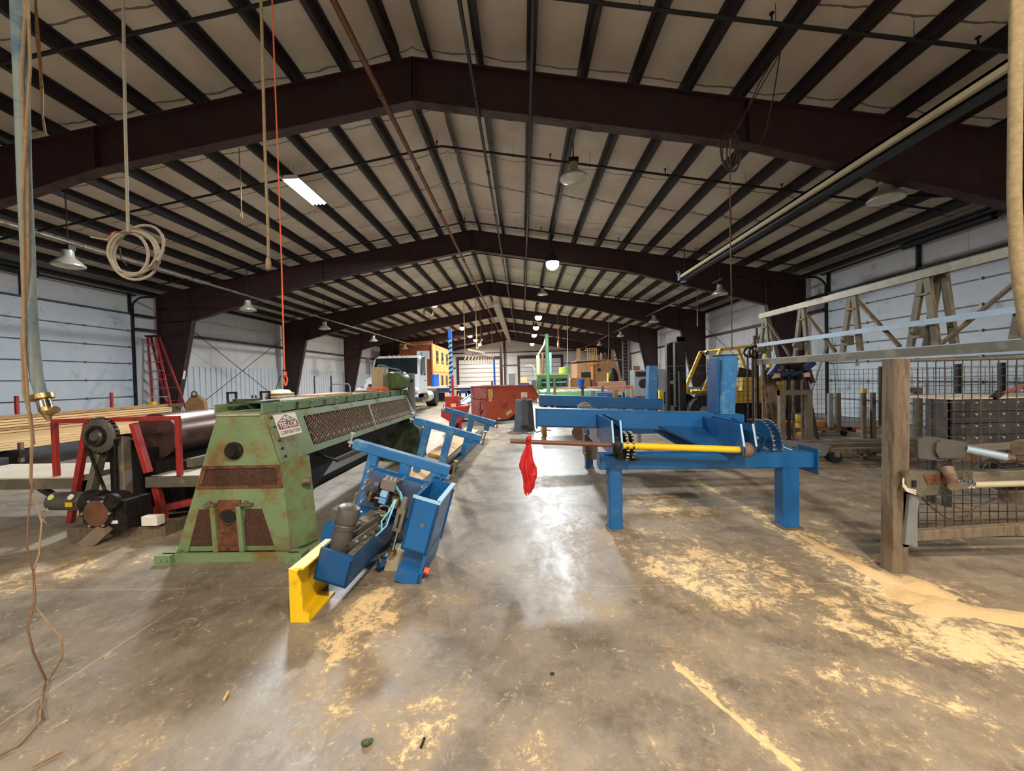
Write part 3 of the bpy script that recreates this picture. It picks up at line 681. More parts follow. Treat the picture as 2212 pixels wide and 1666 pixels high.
# top deck: side channel, bolts, plates
b = MB(); b.box(-2.66, -2.235, yf-.01, yr, 1.245, 1.262); b.box(-2.25, -2.235, yf-.01, yr, 1.262, 1.33); b.box(-2.66, -2.645, yf-.01, yr, 1.262, 1.33); b.build('top_deck', 'green', PR)
for i in range(15):
    y = 3.45+i*.27
    b = MB(); b.box(-2.236, -2.226, y, y+.035, 1.225, 1.29); b.cyl((-2.236, y+.018, 1.305), (-2.218, y+.018, 1.305), .013, n=8); b.build('clip', 'dark_green' if i % 2 else 'green', PR)
b = MB(); b.box(-2.6, -2.28, yf+.06, yf+.3, 1.33, 1.35); b.box(-2.58, -2.4, yf+.1, yf+.22, 1.35, 1.37); b.build('top_plate', 'dark_green', PR)
b = MB(); b.box(-2.645, -2.25, yf+.36, yr-.4, 1.325, 1.338); b.build('deck_board', 'green_rust', PR)
b = MB(); b.box(-2.64, -2.26, yf-.012, yf+.004, 1.23, 1.245); b.build('lip', 'beige', PR)
# sign plate on the end plate: truss mark above maroon band with lettering
zc = 1.12; yc = 3.50; nrm = V((math.cos(math.atan2(.145, .44)), 0, math.sin(math.atan2(.145, .44)))); up_ = V((-nrm.z, 0, nrm.x)); yv = V((0, 1, 0))
ctr = V((side(zc)+.0135, yc, zc)); 
def on_sign(u_, v_, d=0): return ctr + yv*u_ + up_*v_ + nrm*d
sg = MB().sheet(on_sign(-.165, -.105), on_sign(.165, -.105), on_sign(.165, .105), on_sign(-.165, .105), .003).build('sign_plate', 'sticker_white', PR)
MB().sheet(on_sign(-.15, -.035, .004), on_sign(.15, -.035, .004), on_sign(.15, .03, .004), on_sign(-.15, .03, .004), .001).build('sign_band', 'sign_maroon', sg)
text_mesh('TEE-LOK', .072, on_sign(0, -.003, .0055), yv, up_, 'sign_lettering', 'sticker_white', sg, .001, .98)
text_mesh('CORPORATION', .05, on_sign(0, -.07, .004), yv, up_, 'sign_lettering', 'ink', sg, 0, .82)
b = MB()
for p, q in (((-.13, .035), (.13, .035)), ((-.13, .035), (0, .095)), ((0, .095), (.13, .035)), ((-.065, .066), (0, .04)), ((0, .04), (.065, .066)), ((0, .095), (0, .04)), ((-.065, .066), (-.065, .036)), ((.065, .066), (.065, .036))):
    b.bar(on_sign(*p, .005), on_sign(*q, .005), .004, .002, nrm)
b.build('sign_emblem', 'ink', sg)
# rear stand, drive motor, box
b = MB(); b.prism([(-2.95, 0), (-1.95, 0), (-2.0, .55), (-2.25, .85), (-2.75, .85), (-2.9, .5)], 1, 7.28, 7.62); b.build('rear_stand', 'dark_green', PR)
b = MB(); b.box(-2.22, -2.10, 7.36, 7.46, .2, 1.64); b.build('chain_guard', 'cabinet_grey', PR)
mo = MB(); mo.lathe([(.001, 0), (.15, 0), (.165, .02), (.165, .30), (.15, .32), (.06, .34), (.001, .34)], (-2.36, 6.85, 1.50), (.45, .89, 0)); mo = mo.build('drive_motor', 'motor_green', PR)
b = MB(); b.cyl((-2.22, 7.15, 1.50), (-2.12, 7.36, 1.50), .03, n=10); b.box(-2.38, -2.24, 6.92, 7.1, 1.33, 1.38); b.box(-2.2, -2.12, 7.2, 7.3, 1.5, 1.53); b.build('motor_shaft', 'grease', mo)
b = MB(); b.box(-2.62, -2.42, 6.62, 6.90, 1.335, 1.745); eb = b.build('electric_box', 'beige', PR)
b = MB(); b.tube([(-2.56, 6.75, 1.745), (-2.54, 6.75, 1.78), (-2.46, 6.78, 1.775), (-2.34, 6.85, 1.72), (-2.24, 6.95, 1.70), (-2.18, 7.05, 1.62)], .014, 7); b.build('box_conduit', 'cabinet_grey', eb)
b = MB(); b.prism([(3.9, .30), (4.5, .60), (6.8, .62), (6.9, .8), (3.6, .8)], 0, -2.72, -2.25); b.build('under_frame', 'black', PR)
b = MB(); b.tube([(-2.2, 4.0, .75), (-2.1, 4.25, .62), (-1.9, 4.35, .7), (-1.75, 4.4, .78)], .02, 7); b.build('air_hose', 'cord_dark', PR)
# loose things on the deck
tag(MB().box(-2.56, -2.30, 6.25, 6.52, 1.34, 1.40).build('tool_box', 'orange'), 'small orange box on top of the green press before the motor', 'box')
tag(MB().box(-2.60, -2.28, 4.35, 5.1, 1.338, 1.362).build('board', 'wood'), 'short wooden board lying on the green press deck', 'board')
tag(MB().box(-2.55, -2.3, 5.75, 6.1, 1.338, 1.365).build('board', 'wood_dark'), 'stub of brown wood on the green press deck before the orange box', 'board')

# ================================================================== tipped blue machine
PHI = math.radians(16.3); Q = V((-1.472, 0, 0)); UY = V((.0436, .999, 0)); _h = V((.999, -.0436, 0))
UX = _h*math.cos(PHI) - V((0, 0, 1))*math.sin(PHI); UZ = _h*math.sin(PHI) + V((0, 0, 1))*math.cos(PHI)
def T(p): return Q + UX*p.x + UY*p.y + UZ*p.z
BM = thing('tipped_conveyor', tuple(T(V((-.2, 5.5, 0)))), 'blue steel machine tipped over on its side with motor, valves and cross rails', 'machine')
def B(): return MB(T)
for a in (-.45, -.09):
    b = B(); b.box(a, a+.09, 3.2, 9.6, 0, .17); b.box(a+.005, a+.085, 3.2, 9.6, .17, .178); rl = b.build('side_rail', 'blue', BM)
    b = B()
    for i in range(9): b.cyl((a+.09, 3.7+i*.62, .11), (a+.105, 3.7+i*.62, .11), .022, n=8)
    b.build('bolt', 'bolt', rl)
b = B()
for y in (3.5, 4.3, 5.2, 6.1, 7.0, 7.9, 8.8, 9.5): b.box(-.37, -.09, y, y+.07, .02, .1)
b.build('cross_member', 'blue_dark', BM)
b = B(); b.box(-.09, .02, 4.0, 9.4, .178, .215); b.box(-.08, -.0, 4.0, 9.4, .225, .25); b.build('slide_track', 'dark_metal', BM)
for y in (3.42, 5.05, 6.72):
    n_ = 1.0; hb_ = .845 if y < 4 else .88; rg_ = .43 if y < 4 else .46
    b = B(); b.bar((-.46, y, hb_), (rg_, y, hb_), .085, .085, (0, 0, 1)); b.box(.32, rg_+.03, y-.06, y+.06, hb_-.065, hb_-.05); cr = b.build('cross_rail', 'blue_light', BM)
    for a, c0 in ((-.26, .17), (.045, .17), (.33, .72)):
        b = B(); b.bar((a, y, c0 if c0 < .5 else hb_-.16), (a, y, hb_-.04), .09, .075, (0, 1, 0)); b.build('upright', 'blue_light', BM)
    b = B(); b.cyl((-.5, y, hb_-.04), (-.5, y, hb_+.08), .010, n=8); b.cyl((-.5, y, hb_+.075), (-.5, y, hb_+.09), .024, n=8); b.box(-.52, -.45, y-.02, y+.02, hb_-.005, hb_+.01); b.build('end_bolt', 'bolt', cr)
    b = B(); b.cyl((rg_+.04, y, hb_-.08), (rg_+.04, y, hb_+.10), .009, n=8); b.cyl((rg_+.04, y, hb_+.09), (rg_+.04, y, hb_+.105), .022, n=8); b.cyl((rg_+.04, y, hb_-.06), (rg_+.04, y, hb_-.03), .016, n=6); b.box(rg_, rg_+.045, y-.015, y+.015, hb_-.065, hb_-.05); b.build('end_bolt', 'brass', cr)
# clear plate carrying the valves, blue plate behind it
b = B(); b.box(-.22, .54, 3.28, 3.292, .30, .745); pl = b.build('back_plate', 'blue', BM)
b = B(); b.box(-.215, .30, 3.215, 3.225, .42, .735); cp = b.build('clear_cover', 'clear_plate', BM)
for a, c in ((-.195, .715), (.285, .715), (.10, .725), (-.2, .62), (-.205, .56), (-.19, .45)):
    B().cyl((a, 3.20, c), (a, 3.285, c), .010, n=8).build('stud', 'bolt', cp)
b = B(); b.box(-.20, -.17, 3.26, 3.28, .5, .72); b.build('angle_strip', 'blue_dark', BM)
# valve block
b = B(); b.box(-.02, .10, 3.08, 3.2, .655, .73); vb = b.build('valve_block', 'grey_steel', BM)
for i in range(3): B().cyl((.0+.035*i, 3.13, .73), (.0+.035*i, 3.13, .752), .014, n=10).build('valve_port', 'bolt', vb)
for c in (.60, .545): B().box(.0, .055, 3.06, 3.12, c, c+.045).build('solenoid', 'blue_edge' if c > .58 else 'sky_blue', vb)
random.seed(5)
for i in range(16):
    a = -.14+random.random()*.28; c = .50+random.random()*.18; y = 3.1+random.random()*.08; r = .010+random.random()*.014
    d = random.choice([(1, 0, 0), (0, 1, 0), (0, 0, 1)]); L = .03+random.random()*.06
    B().cyl((a, y, c), (a+d[0]*L, y-d[1]*L*.6, c+d[2]*L), r, n=9).build('fitting', random.choice(['brass', 'grease', 'brass', 'brown_steel']), vb)
b = B(); b.box(-.05, .13, 3.12, 3.2, .48, .64); b.build('manifold', 'grease', vb)
for (a, c, R, m_) in ((.05, .42, .062, 'cabinet_grey'), (.05, .42, .055, 'hose_cyan'), (.045, .425, .07, 'grey_steel'), (.055, .41, .066, 'cord_dark'), (.06, .50, .042, 'cord_pale'), (.065, .495, .048, 'grey_steel')):
    b = MB(T); b.tube([(a+R*math.cos(t_*.3925), 3.06+.015*math.sin(t_*.9), c+R*.95*math.sin(t_*.3925)) for t_ in range(16)], .0065, 5, True); b.build('hose_coil', m_, BM)
for pts, m_ in (([(.10, 3.1, .70), (.17, 3.02, .69), (.23, 2.98, .63), (.245, 3.0, .56)], 'hose_cyan'), ([(.10, 3.1, .685), (.16, 3.04, .675), (.215, 3.0, .615), (.23, 3.02, .55)], 'hose_cyan'),
                ([(.12, 3.08, .60), (.12, 3.0, .52), (.10, 2.95, .46), (.13, 2.92, .40)], 'hose_cyan'), ([(.13, 3.08, .60), (.14, 3.0, .50), (.15, 2.94, .44), (.10, 2.9, .36)], 'hose_cyan'),
                ([(-.12, 3.1, .64), (-.17, 3.0, .58), (-.16, 2.98, .50), (-.08, 2.98, .47)], 'brass'), ([(0, 3.0, .40), (-.06, 2.9, .38), (-.12, 2.82, .33), (-.10, 2.75, .28)], 'cord_dark'),
                ([(.02, 3.0, .38), (-.08, 2.95, .42), (-.14, 2.85, .40), (-.16, 2.75, .33)], 'galv'), ([(0.02, 3.0, .36), (.03, 2.9, .30), (.05, 2.85, .22), (.05, 2.8, .12)], 'cord_dark')):
    B().tube([p for p in pts], .0065, 6).build('air_line', m_, BM)
B().ball((0.01, 2.93, .36), .014).build('wire_nut', 'flag_red', BM)
# filter regulator
b = B(); b.box(.20, .265, 2.94, 3.0, .42, .60); b.lathe([(.001, .09), (.02, .085), (.028, .05), (.03, 0), (.001, 0)], (.235, 2.97, .60), (0, 0, 1), 12); fr_ = b.build('filter_unit', 'grey_steel', BM)
b = B(); b.box(.226, .240, 2.934, 2.941, .45, .56); b.build('sight_glass', 'dark_metal', fr_)
b = B(); b.cyl((.235, 2.97, .42), (.235, 2.97, .26), .012, n=8); b.build('rod', 'chrome', fr_)
b = B(); b.cyl((.235, 2.97, .255), (.235, 2.97, .235), .035, n=8); b.tube([(.20, 2.95, .24), (.16, 2.9, .22), (.2, 2.86, .2)], .01, 6); b.build('cleat', 'brass', fr_)
# control trough with red button
b = B(); y0, y1 = 2.81, 3.28
b.box(.33, .35, y0, y1, .37, .77); b.box(.51, .53, y0, y1, .0, .79); b.box(.33, .53, y0, y0+.02, .37, .77); b.box(.33, .53, y0, y1, .37, .39); b.box(.33, .53, y1-.015, y1, .37, .79); b.build('trough', 'blue', BM)
b = B(); b.box(.325, .535, y0-.004, y0+.012, .765, .785); b.box(.505, .54, y0, y1, .785, .80); b.build('trough_rim', 'blue_edge', BM)
b = B(); b.box(.35, .52, y0+.06, y1-.1, .18, .38); b.build('trough_neck', 'blue_dark', BM)
b = B(); b.box(.345, .535, y0, y0+.18, .125, .235); b.build('foot_box', 'blue', BM)
b = B(); b.cyl((.535, y0+.05, .24), (.575, y0+.05, .24), .022, n=12); b.build('stop_button', 'orange', BM)
b = B(); b.cyl((.535, y0+.05, .16), (.56, y0+.05, .16), .012, n=8); b.build('cable_gland', 'grey_steel', BM)
b = B(); b.prism([(.425, .585), (.445, .600), (.462, .590), (.458, .57), (.44, .565)], 1, y0-.002, y0+.001); b.build('scrape', 'dusty_steel', BM)
# motor tray
b = B(); b.box(-.115, -.10, 2.5, 3.28, .17, .385); b.box(.10, .115, 2.5, 3.28, .17, .36); b.box(-.115, .115, 2.5, 2.515, .17, .39); b.box(-.115, .115, 2.5, 3.28, .17, .185); b.build('motor_tray', 'blue_dark', BM)
b = B(); b.prism([(-.10, .24), (.10, .24), (.10, .30), (-.10, .30)], 1, 2.52, 2.75); b.build('tray_block', 'grey_steel', BM)
b = B(); b.lathe([(.001, .0), (.066, .0), (.066, .20), (.072, .205), (.072, .235), (.067, .24), (.067, .25), (.078, .255), (.078, .325), (.07, .35), (.045, .365), (.001, .365)], (-.04, 2.62, .30)); mt = b.build('electric_motor', 'motor_grey', BM)
B().box(-.135, -.09, 2.56, 2.66, .555, .63).build('terminal_box', 'motor_grey', mt)
b = B(); b.lathe([(.001, .01), (.02, .008), (.024, 0)], (-.04, 2.62, .662), (0, 0, 1), 12); b.build('fan_cap', 'grey_steel', mt)
b = B(); b.box(.05, .095, 2.56, 3.25, .34, .37); b.box(-.1, -.06, 2.74, 3.25, .36, .40); b.box(-.06, .05, 2.95, 3.2, .36, .42); b.build('gear_bracket', 'grey_steel', BM)
b = B(); b.bar((.02, 2.6, .38), (.09, 2.9, .44), .012, .06); b.bar((-.02, 2.7, .40), (.05, 3.0, .45), .012, .05); b.build('gear_bracket', 'dusty_steel', BM)
for i in range(6): B().cyl((.0+.02*i, 2.6+.09*i, .36), (.03+.02*i, 2.58+.09*i, .41), .011, n=8).build('fitting', random.choice(['chrome', 'brown_steel', 'bolt']), BM)
b = B(); b.cyl((.17, 2.95, .13), (.17, 3.2, .13), .035, n=14); b.build('idler_roller', 'blue_dark', BM)
b = B(); b.box(.2, .33, 3.0, 3.2, .05, .2); b.build('hanger_plate', 'beige', BM)
# yellow bracket the tray leans on
yb_ = thing('yellow_bracket', (-1.43, 2.5, 0), 'bright yellow steel channel bracket standing on the floor under the blue tray', 'bracket')
b = MB(); b.prism([(-1.49, 0), (-1.37, 0), (-1.37, .05), (-1.405, .065), (-1.415, .24), (-1.44, .30), (-1.43, .33), (-1.49, .34)], 1, 2.345, 2.358); b.build('front_flange', 'yellow', yb_)
MB().box(-1.49, -1.478, 2.358, 2.80, .0, .338).build('web', 'yellow', yb_); MB().box(-1.478, -1.37, 2.358, 2.68, 0, .012).build('bottom_flange', 'yellow', yb_); MB().box(-1.478, -1.40, 2.358, 2.80, .327, .338).build('top_flange', 'yellow', yb_)
# planks on the base of the tipped machine
for i, (a, y0, y1, c, q) in enumerate(((-.37, 4.0, 6.4, .18, 'nearest the valves'), (-.36, 5.9, 9.0, .235, 'further along toward the hopper'))):
    b = MB(T); b.box(a, a+.29, y0, y1, c, c+.05); tag(b.build('plank', 'wood'), 'pale wooden plank lying in the tipped blue machine, '+q, 'plank', 'planks in the blue machine')

# ================================================================== blue jig table on the right
JT = thing('blue_jig_table', (1.7, 5, 0), 'blue steel jig frame with tilted beams on posts and a yellow shaft', 'machine')
def beam(p, q, w_, h_, name='beam', m='blue', up=(0, 0, 1), par=None):
    return MB().bar(p, q, w_, h_, up).build(name, m, par or JT)
lb = beam((.728, 3.775, .672), (2.735, 3.775, .655), .15, .148, 'lower_beam')
MB().box(2.735, 2.75, 3.66, 3.92, .53, .77).build('end_plate', 'blue_dark', lb)
for yy, zz in ((3.69, .745), (3.69, .555), (3.89, .745)): MB().cyl((2.75, yy, zz), (2.765, yy, zz), .014, n=8).build('bolt', 'bolt', lb)
MB().box(.72, .73, 3.70, 3.85, .60, .75).build('end_cap', 'blue_dark', lb)
def leg(x, y, zt_, wd):
    l = beam((x, y, .02), (x, y, zt_), wd, wd, 'leg', 'blue', (0, 1, 0)); MB().box(x-wd*.62, x+wd*.62, y-wd*.62, y+wd*.62, 0, .02).build('foot_plate', 'dusty_steel', l)
leg(.872, 3.775, .60, .128); leg(2.527, 3.775, .59, .15)
ub = beam((.15, 4.3, 1.062), (2.37, 4.3, .950), .2, .2, 'tilt_beam')
MB().box(.135, .15, 4.19, 4.41, .94, 1.165).build('end_cap', 'blue_dark', ub)
pst = beam((2.20, 4.3, 1.055), (2.235, 4.3, 1.69), .165, .2, 'post', 'blue_light', (0, 1, 0))
MB().box(2.14, 2.33, 4.19, 4.41, 1.69, 1.70).build('post_cap', 'dark_green', pst)
MB().prism([(2.105, 1.05), (2.12, 1.66), (2.09, 1.64), (2.07, 1.07)], 1, 4.2, 4.4).build('post_web', 'blue_dark', pst)
rb = beam((1.0, 6.35, .64), (3.35, 6.35, .63), .13, .14, 'lower_beam'); leg(1.06, 6.35, .57, .12); leg(3.02, 6.35, .57, .13)
beam((.30, 7.2, 1.078), (2.55, 7.2, .952), .2, .2, 'tilt_beam'); 
beam((2.37, 7.2, 1.05), (2.40, 7.2, 1.665), .16, .2, 'post', 'blue_light', (0, 1, 0))
MB().cyl((.42, 7.2, .98), (.42, 7.2, .86), .03, n=8).build('pivot_pin', 'dark_metal', JT)
beam((1.0, 3.85, .66), (1.05, 6.35, .645), .08, .12, 'tie_beam', 'blue_dark'); beam((2.75, 3.85, .64), (3.2, 6.35, .63), .08, .12, 'tie_beam', 'blue_dark')
# swing arms
def arm(xc, gap, ya, za, yb_, zb_, plates=2, m='blue_dark'):
    """side plates from the tilt beam (ya, za) down to the shaft (yb_, zb_)"""
    for i in range(plates):
        x = xc+(i-(plates-1)/2)*gap
        o = MB().prism([(ya, za+.09), (ya, za-.16), (yb_+.12, zb_-.09), (yb_-.05, zb_-.06), (yb_-.07, zb_+.03), (yb_-.02, zb_+.22)], 0, x-.006, x+.006).build('arm_plate', m, JT)
        MB().prism([(yb_-.07, zb_+.03), (yb_-.02, zb_+.22), (yb_-.026, zb_+.225), (yb_-.077, zb_+.03)], 0, x-.008, x+.008).build('plate_edge', 'blue_edge', o)
arm(.835, .075, 4.2, 1.0, 3.52, .87); arm(1.985, .105, 4.2, .95, 3.50, .82)
b = MB(); b.prism([(1.35, .93), (1.95, .90), (1.95, .70), (1.75, .68)], 1, 4.28, 4.30); b.build('gusset_plate', 'blue_dark', JT)
b = MB(); b.add([(1.45, 4.2, .95), (1.95, 4.2, .92), (1.95, 3.62, .74), (1.78, 3.75, .77), (1.45, 4.22, .93), (1.95, 4.22, .90), (1.95, 3.64, .72), (1.78, 3.77, .75)], [(0, 1, 2, 3), (7, 6, 5, 4), (0, 4, 5, 1), (1, 5, 6, 2), (2, 6, 7, 3), (3, 7, 4, 0)]); b.build('gusset_plate', 'blue_dark', JT)
# curved sector plate with teeth on the right
def sector(x, yc, zc, R, a0, a1, w_, m, tooth):
    pts = [(yc+R*math.cos(a0+(a1-a0)*i/14), zc+R*math.sin(a0+(a1-a0)*i/14)) for i in range(15)]+[(yc+(R-w_)*math.cos(a1-(a1-a0)*i/14), zc+(R-w_)*math.sin(a1-(a1-a0)*i/14)) for i in range(15)]
    o = MB().prism(pts, 0, x-.006, x+.006).build('sector_plate', m, JT)
    for i in range(11):
        a = a0+(a1-a0)*(i+.5)/11; MB().cyl((x-.012, yc+(R+.004)*math.cos(a), zc+(R+.004)*math.sin(a)), (x+.012, yc+(R+.004)*math.cos(a), zc+(R+.004)*math.sin(a)), .0075, n=7).build('chain_roller', 'grey_steel', o)
sector(2.36, 3.92, .80, .22, 1.3, 3.4, .17, 'blue_dark', True); sector(2.44, 3.92, .80, .22, 1.3, 3.4, .17, 'blue_dark', True)
b = MB(); b.prism([(3.62, .90), (4.2, 1.02), (4.2, .75), (3.72, .74)], 0, 2.24, 2.255); sp_ = b.build('side_cheek', 'blue_dark', JT)
for yy, zz in ((3.85, .93), (3.75, .87), (3.78, .78)): MB().cyl((2.225, yy, zz), (2.243, yy, zz), .018, n=10).build('bolt', 'bolt', sp_)
sector(.93, 3.60, .84, .13, 1.2, 4.2, .09, 'grease', True); sector(.985, 3.60, .84, .13, 1.2, 4.2, .09, 'grease', True)
b = MB(); b.box(.86, .99, 3.55, 3.68, .72, .80); b.build('bearing_block', 'grease', JT)
b = MB(); b.lathe([(.001, 0), (.06, 0), (.075, .02), (.075, .05), (.05, .07), (.001, .07)], (.80, 3.5, .868), (1, 0, -.05)); b.build('sprocket', 'grease', JT)
b = MB(); b.lathe([(.001, 0), (.06, 0), (.07, .02), (.07, .06), (.05, .09), (.001, .09)], (1.95, 3.5, .808), (1, 0, -.05)); b.build('sprocket', 'brown_steel', JT)
MB().tube([(.96, 3.45, .80), (1.0, 3.40, .76), (.97, 3.5, .73)], .012, 6).build('grease_drip', 'black', JT)
MB().cyl((.89, 3.5, .866), (1.95, 3.5, .808), .0295, n=16).build('yellow_shaft', 'yellow', JT)
MB().cyl((-.125, 3.5, .926), (.89, 3.5, .868), .0205, n=14).build('drive_shaft', 'pipe_rust', JT)
# grey hydraulic sleeve on the rear left leg
b = MB(); b.box(.97, 1.16, 6.1, 6.25, .18, .92); b.box(.95, .975, 6.05, 6.28, .25, .95); sl = b.build('hydraulic_sleeve', 'dusty_steel', JT)
for zz in (.3, .6, .85): MB().cyl((.955, 6.04, zz), (.955, 6.06, zz), .012, n=8).build('bolt', 'bolt', sl)
b = MB(); b.prism([(4.25, .95), (6.1, .95), (6.1, .6), (5.2, .55)], 0, .98, 1.0); b.build('gusset_plate', 'cabinet_grey', JT)
# fixings lying on top between the beams
b = MB(); b.cyl((.83, 5.8, 1.06), (1.0, 5.8, 1.06), .02, n=8); b.tube(arc((.92, 5.8, 1.0), (1, 0, 0), (0, 0, 1), .1, 0, math.pi, 10), .018, 6); b.build('clamp', 'cabinet_grey', JT)
beam((.9, 5.8, .7), (.9, 5.8, 1.0), .05, .05, 'clamp_stem', 'dark_metal'); beam((.85, 5.8, .95), (2.9, 5.9, .90), .1, .05, 'rear_ledge', 'cabinet_grey')
beam((.9, 5.85, .66), (.9, 5.85, .72), .1, .1, 'stem_foot', 'dark_metal'); beam((2.7, 5.9, .64), (2.7, 5.9, .9), .06, .06, 'clamp_stem', 'dark_metal'); beam((.95, 5.85, .66), (3.0, 5.95, .64), .08, .08, 'tie_beam', 'blue_dark')
# red cloth tied to the shaft end
random.seed(3)
fl = thing('red_flag', (.035, 3.5, .93), 'red cloth tied as a warning flag round the rusty shaft end', 'flag')
b = MB(); n = 44; rows = []
prof_ = [(.955, .014), (.93, .02), (.90, .020), (.86, .028), (.82, .037), (.78, .045), (.74, .053), (.70, .060), (.665, .064), (.63, .058), (.595, .050), (.56, .040), (.52, .034), (.48, .022), (.455, .006)]
for j, (z, wd) in enumerate(prof_):
    row = []
    for i in range(n):
        a = 2*math.pi*i/n; k_ = 1+.38*math.sin(7*a+.25*j)*min(1, j/4)+.16*math.sin(3*a+.8*j)
        hem = (.022*math.sin(5*a+1.2)+.016*math.sin(9*a))*min(1, max(0, (j-4)/5))
        row.append((.030+.008*math.sin(j*.8)+wd*.92*k_*math.cos(a), 3.492+wd*.5*k_*math.sin(a), z+hem))
    rows.append(row)
b.add([p for r_ in rows for p in r_], [(j*n+i, j*n+(i+1) % n, (j+1)*n+(i+1) % n, (j+1)*n+i) for j in range(len(rows)-1) for i in range(n)], True); b.build('cloth', 'flag_red', fl)
b = MB(); b.torus((.03, 3.5, .922), (1, 0, -.05), .026, .014, 16, 8); b.ball((.045, 3.475, .95), (.022, .02, .03)); b.build('knot', 'flag_red', fl)
b = MB(); b.add([(.05, 3.48, .74), (.10, 3.47, .62), (.085, 3.48, .50), (.06, 3.49, .47), (.055, 3.50, .60), (.05, 3.497, .74)], [(0, 1, 2, 3, 4, 5)]); 
b.tube([(.06, 3.485, .72), (.075, 3.48, .62), (.07, 3.485, .52), (.05, 3.49, .45)], [.02, .03, .016, .004], 8); b.tube([(.01, 3.495, .72), (.02, 3.49, .6), (.03, 3.49, .5), (.035, 3.49, .44)], [.02, .028, .016, .004], 8); b.build('tail', 'flag_red', fl)
# ================================================================== right foreground: post, mesh gate with pneumatic carriage
WP = tag(MB().bar((2.735, 2.92, 0), (2.755, 2.92, 1.575), .115, .10, (0, 1, 0), .004).build('wooden_post', 'post_wood'), 'weathered square wooden post standing in the sawdust at the mesh panel', 'post')
MP = thing('safety_gate', (3.6, 3.02, 0), 'wire mesh safety panel with pneumatic carriage arms, right of the wooden post', 'fence panel')
b = MB()
for i in range(25): b.bar((2.88+i*.066, 3.02, .20), (2.88+i*.066, 3.02, 1.56), .0052, .0052)
for j in range(22): b.bar((2.83, 3.024, .20+j*.0648), (4.5, 3.024, .20+j*.0648), .0052, .0052)
b.build('wire_mesh', 'mesh_wire', MP)
b = MB(); b.cyl((2.83, 3.02, 1.563), (4.5, 3.02, 1.563), .009, n=8)
for i in range(60): b.torus((2.85+i*.0275, 3.02, 1.563), (1, .25, 0), .012, .003, 8, 4)
b.build('twisted_top_wire', 'dusty_steel', MP)
b = MB(); b.bar((2.86, 3.07, .20), (2.87, 3.07, 1.52), .05, .05, (0, 1, 0)); b.build('stile', 'dusty_steel', MP)
for zz in (1.47, .955):
    b = MB(); b.box(2.765, 2.90, 2.99, 3.01, zz-.025, zz+.025); h_ = b.build('clamp', 'grey_steel', MP)
    for xx in (2.79, 2.88): MB().cyl((xx, 2.975, zz), (xx, 2.99, zz), .013, n=8).build('bolt', 'brass', h_)
MB().box(2.80, 2.86, 3.0, 3.02, 1.205, 1.222).build('tie_strap', 'bolt', MP)
# carriage hardware
CA = MP
def X3(px, py, Y=2.88): return P(px, py, Y)
def polyplate(pts, Y, th, name, m):
    a = [X3(x, y, Y) for x, y in pts]; n = len(a); return MB().add(a+[p+V((0, th, 0)) for p in a], [tuple(range(n)), tuple(range(n, 2*n))[::-1]]+[(i, n+i, n+(i+1) % n, (i+1) % n) for i in range(n)]).build(name, m, CA)
polyplate([(1983, 950), (1996, 943), (2022, 945), (2087, 955), (2089, 962), (2074, 992), (2030, 996), (1984, 990)], 2.86, .03, 'carriage_plate', 'motor_grey')
polyplate([(2024, 958), (2034, 950), (2085, 956), (2087, 985), (2072, 990), (2030, 990), (2022, 975)], 2.84, .02, 'cover_plate', 'motor_grey')
b = MB(); b.cyl(X3(2086, 970, 2.85), X3(2176, 988, 2.75), .028, n=16); c_ = b.build('air_cylinder', 'galv_blue', CA)
MB().cyl(X3(2174, 987, 2.75), X3(2192, 991, 2.73), .026, .018, 14).build('cylinder_nose', 'brown_steel', c_)
b = MB(); b.lathe([(.001, 0), (.05, 0), (.06, .02), (.06, .12), (.001, .12)], X3(2202, 968, 2.78), (1, .1, 0), 16); b.build('end_knuckle', 'brown_steel', CA)
b = MB(); b.bar(X3(2090, 1030, 2.93), X3(2260, 1024, 2.88), .08, .085); b.build('lower_tube', 'dusty_steel', CA)
b = MB(); b.bar(X3(2040, 972, 3.0), X3(2260, 958, 3.0), .05, .05); b.build('upper_tube', 'dusty_steel', CA)
b = MB(); b.cyl(X3(2095, 1048, 2.78), X3(2270, 1043, 2.74), .021, n=14); rd = b.build('piston_rod', 'beige', CA)
b = MB()
for px in (2080, 2088, 2097): b.torus(X3(px, 1047, 2.78), (1, 0, 0), .024, .009, 16, 6)
b.build('hose_fitting', 'chrome', rd)
b = MB(); b.cyl(X3(2045, 1010, 2.8), X3(2060, 1048, 2.74), .035, .032, 14); b.lathe([(.001, .05), (.03, .05), (.036, .03), (.036, -.04), (.001, -.04)], X3(2056, 1048, 2.74), (-.6, -.8, 0), 14); b.build('pivot_arm', 'brown_steel', CA)
b = MB(); b.bar(X3(2060, 1050, 2.73), X3(2082, 1048, 2.75), .045, .045); b.build('clevis', 'dusty_steel', CA)
polyplate([(1955, 1022), (1966, 1018), (2038, 1020), (2046, 1040), (2034, 1068), (1988, 1072), (1978, 1066), (1960, 1052)], 2.82, .05, 'guide_block', 'dusty_steel')
polyplate([(1995, 1026), (2038, 1025), (2030, 1046), (2004, 1047)], 2.815, .004, 'guide_face', 'rust')
b = MB(); b.box(*(lambda p: (p.x-.014, p.x+.014, p.y-.006, p.y, p.z-.024, p.z+.024))(X3(1974, 1045, 2.815))); b.build('slot', 'black', CA)
b = MB(); b.bar(X3(1958, 1060, 2.9), X3(1958, 1178, 2.9), .11, .06, (0, 1, 0)); b.bar(X3(1972, 1068, 2.86), X3(1962, 1176, 2.86), .07, .03, (0, 1, 0)); b.build('support_post', 'cabinet_grey', CA)
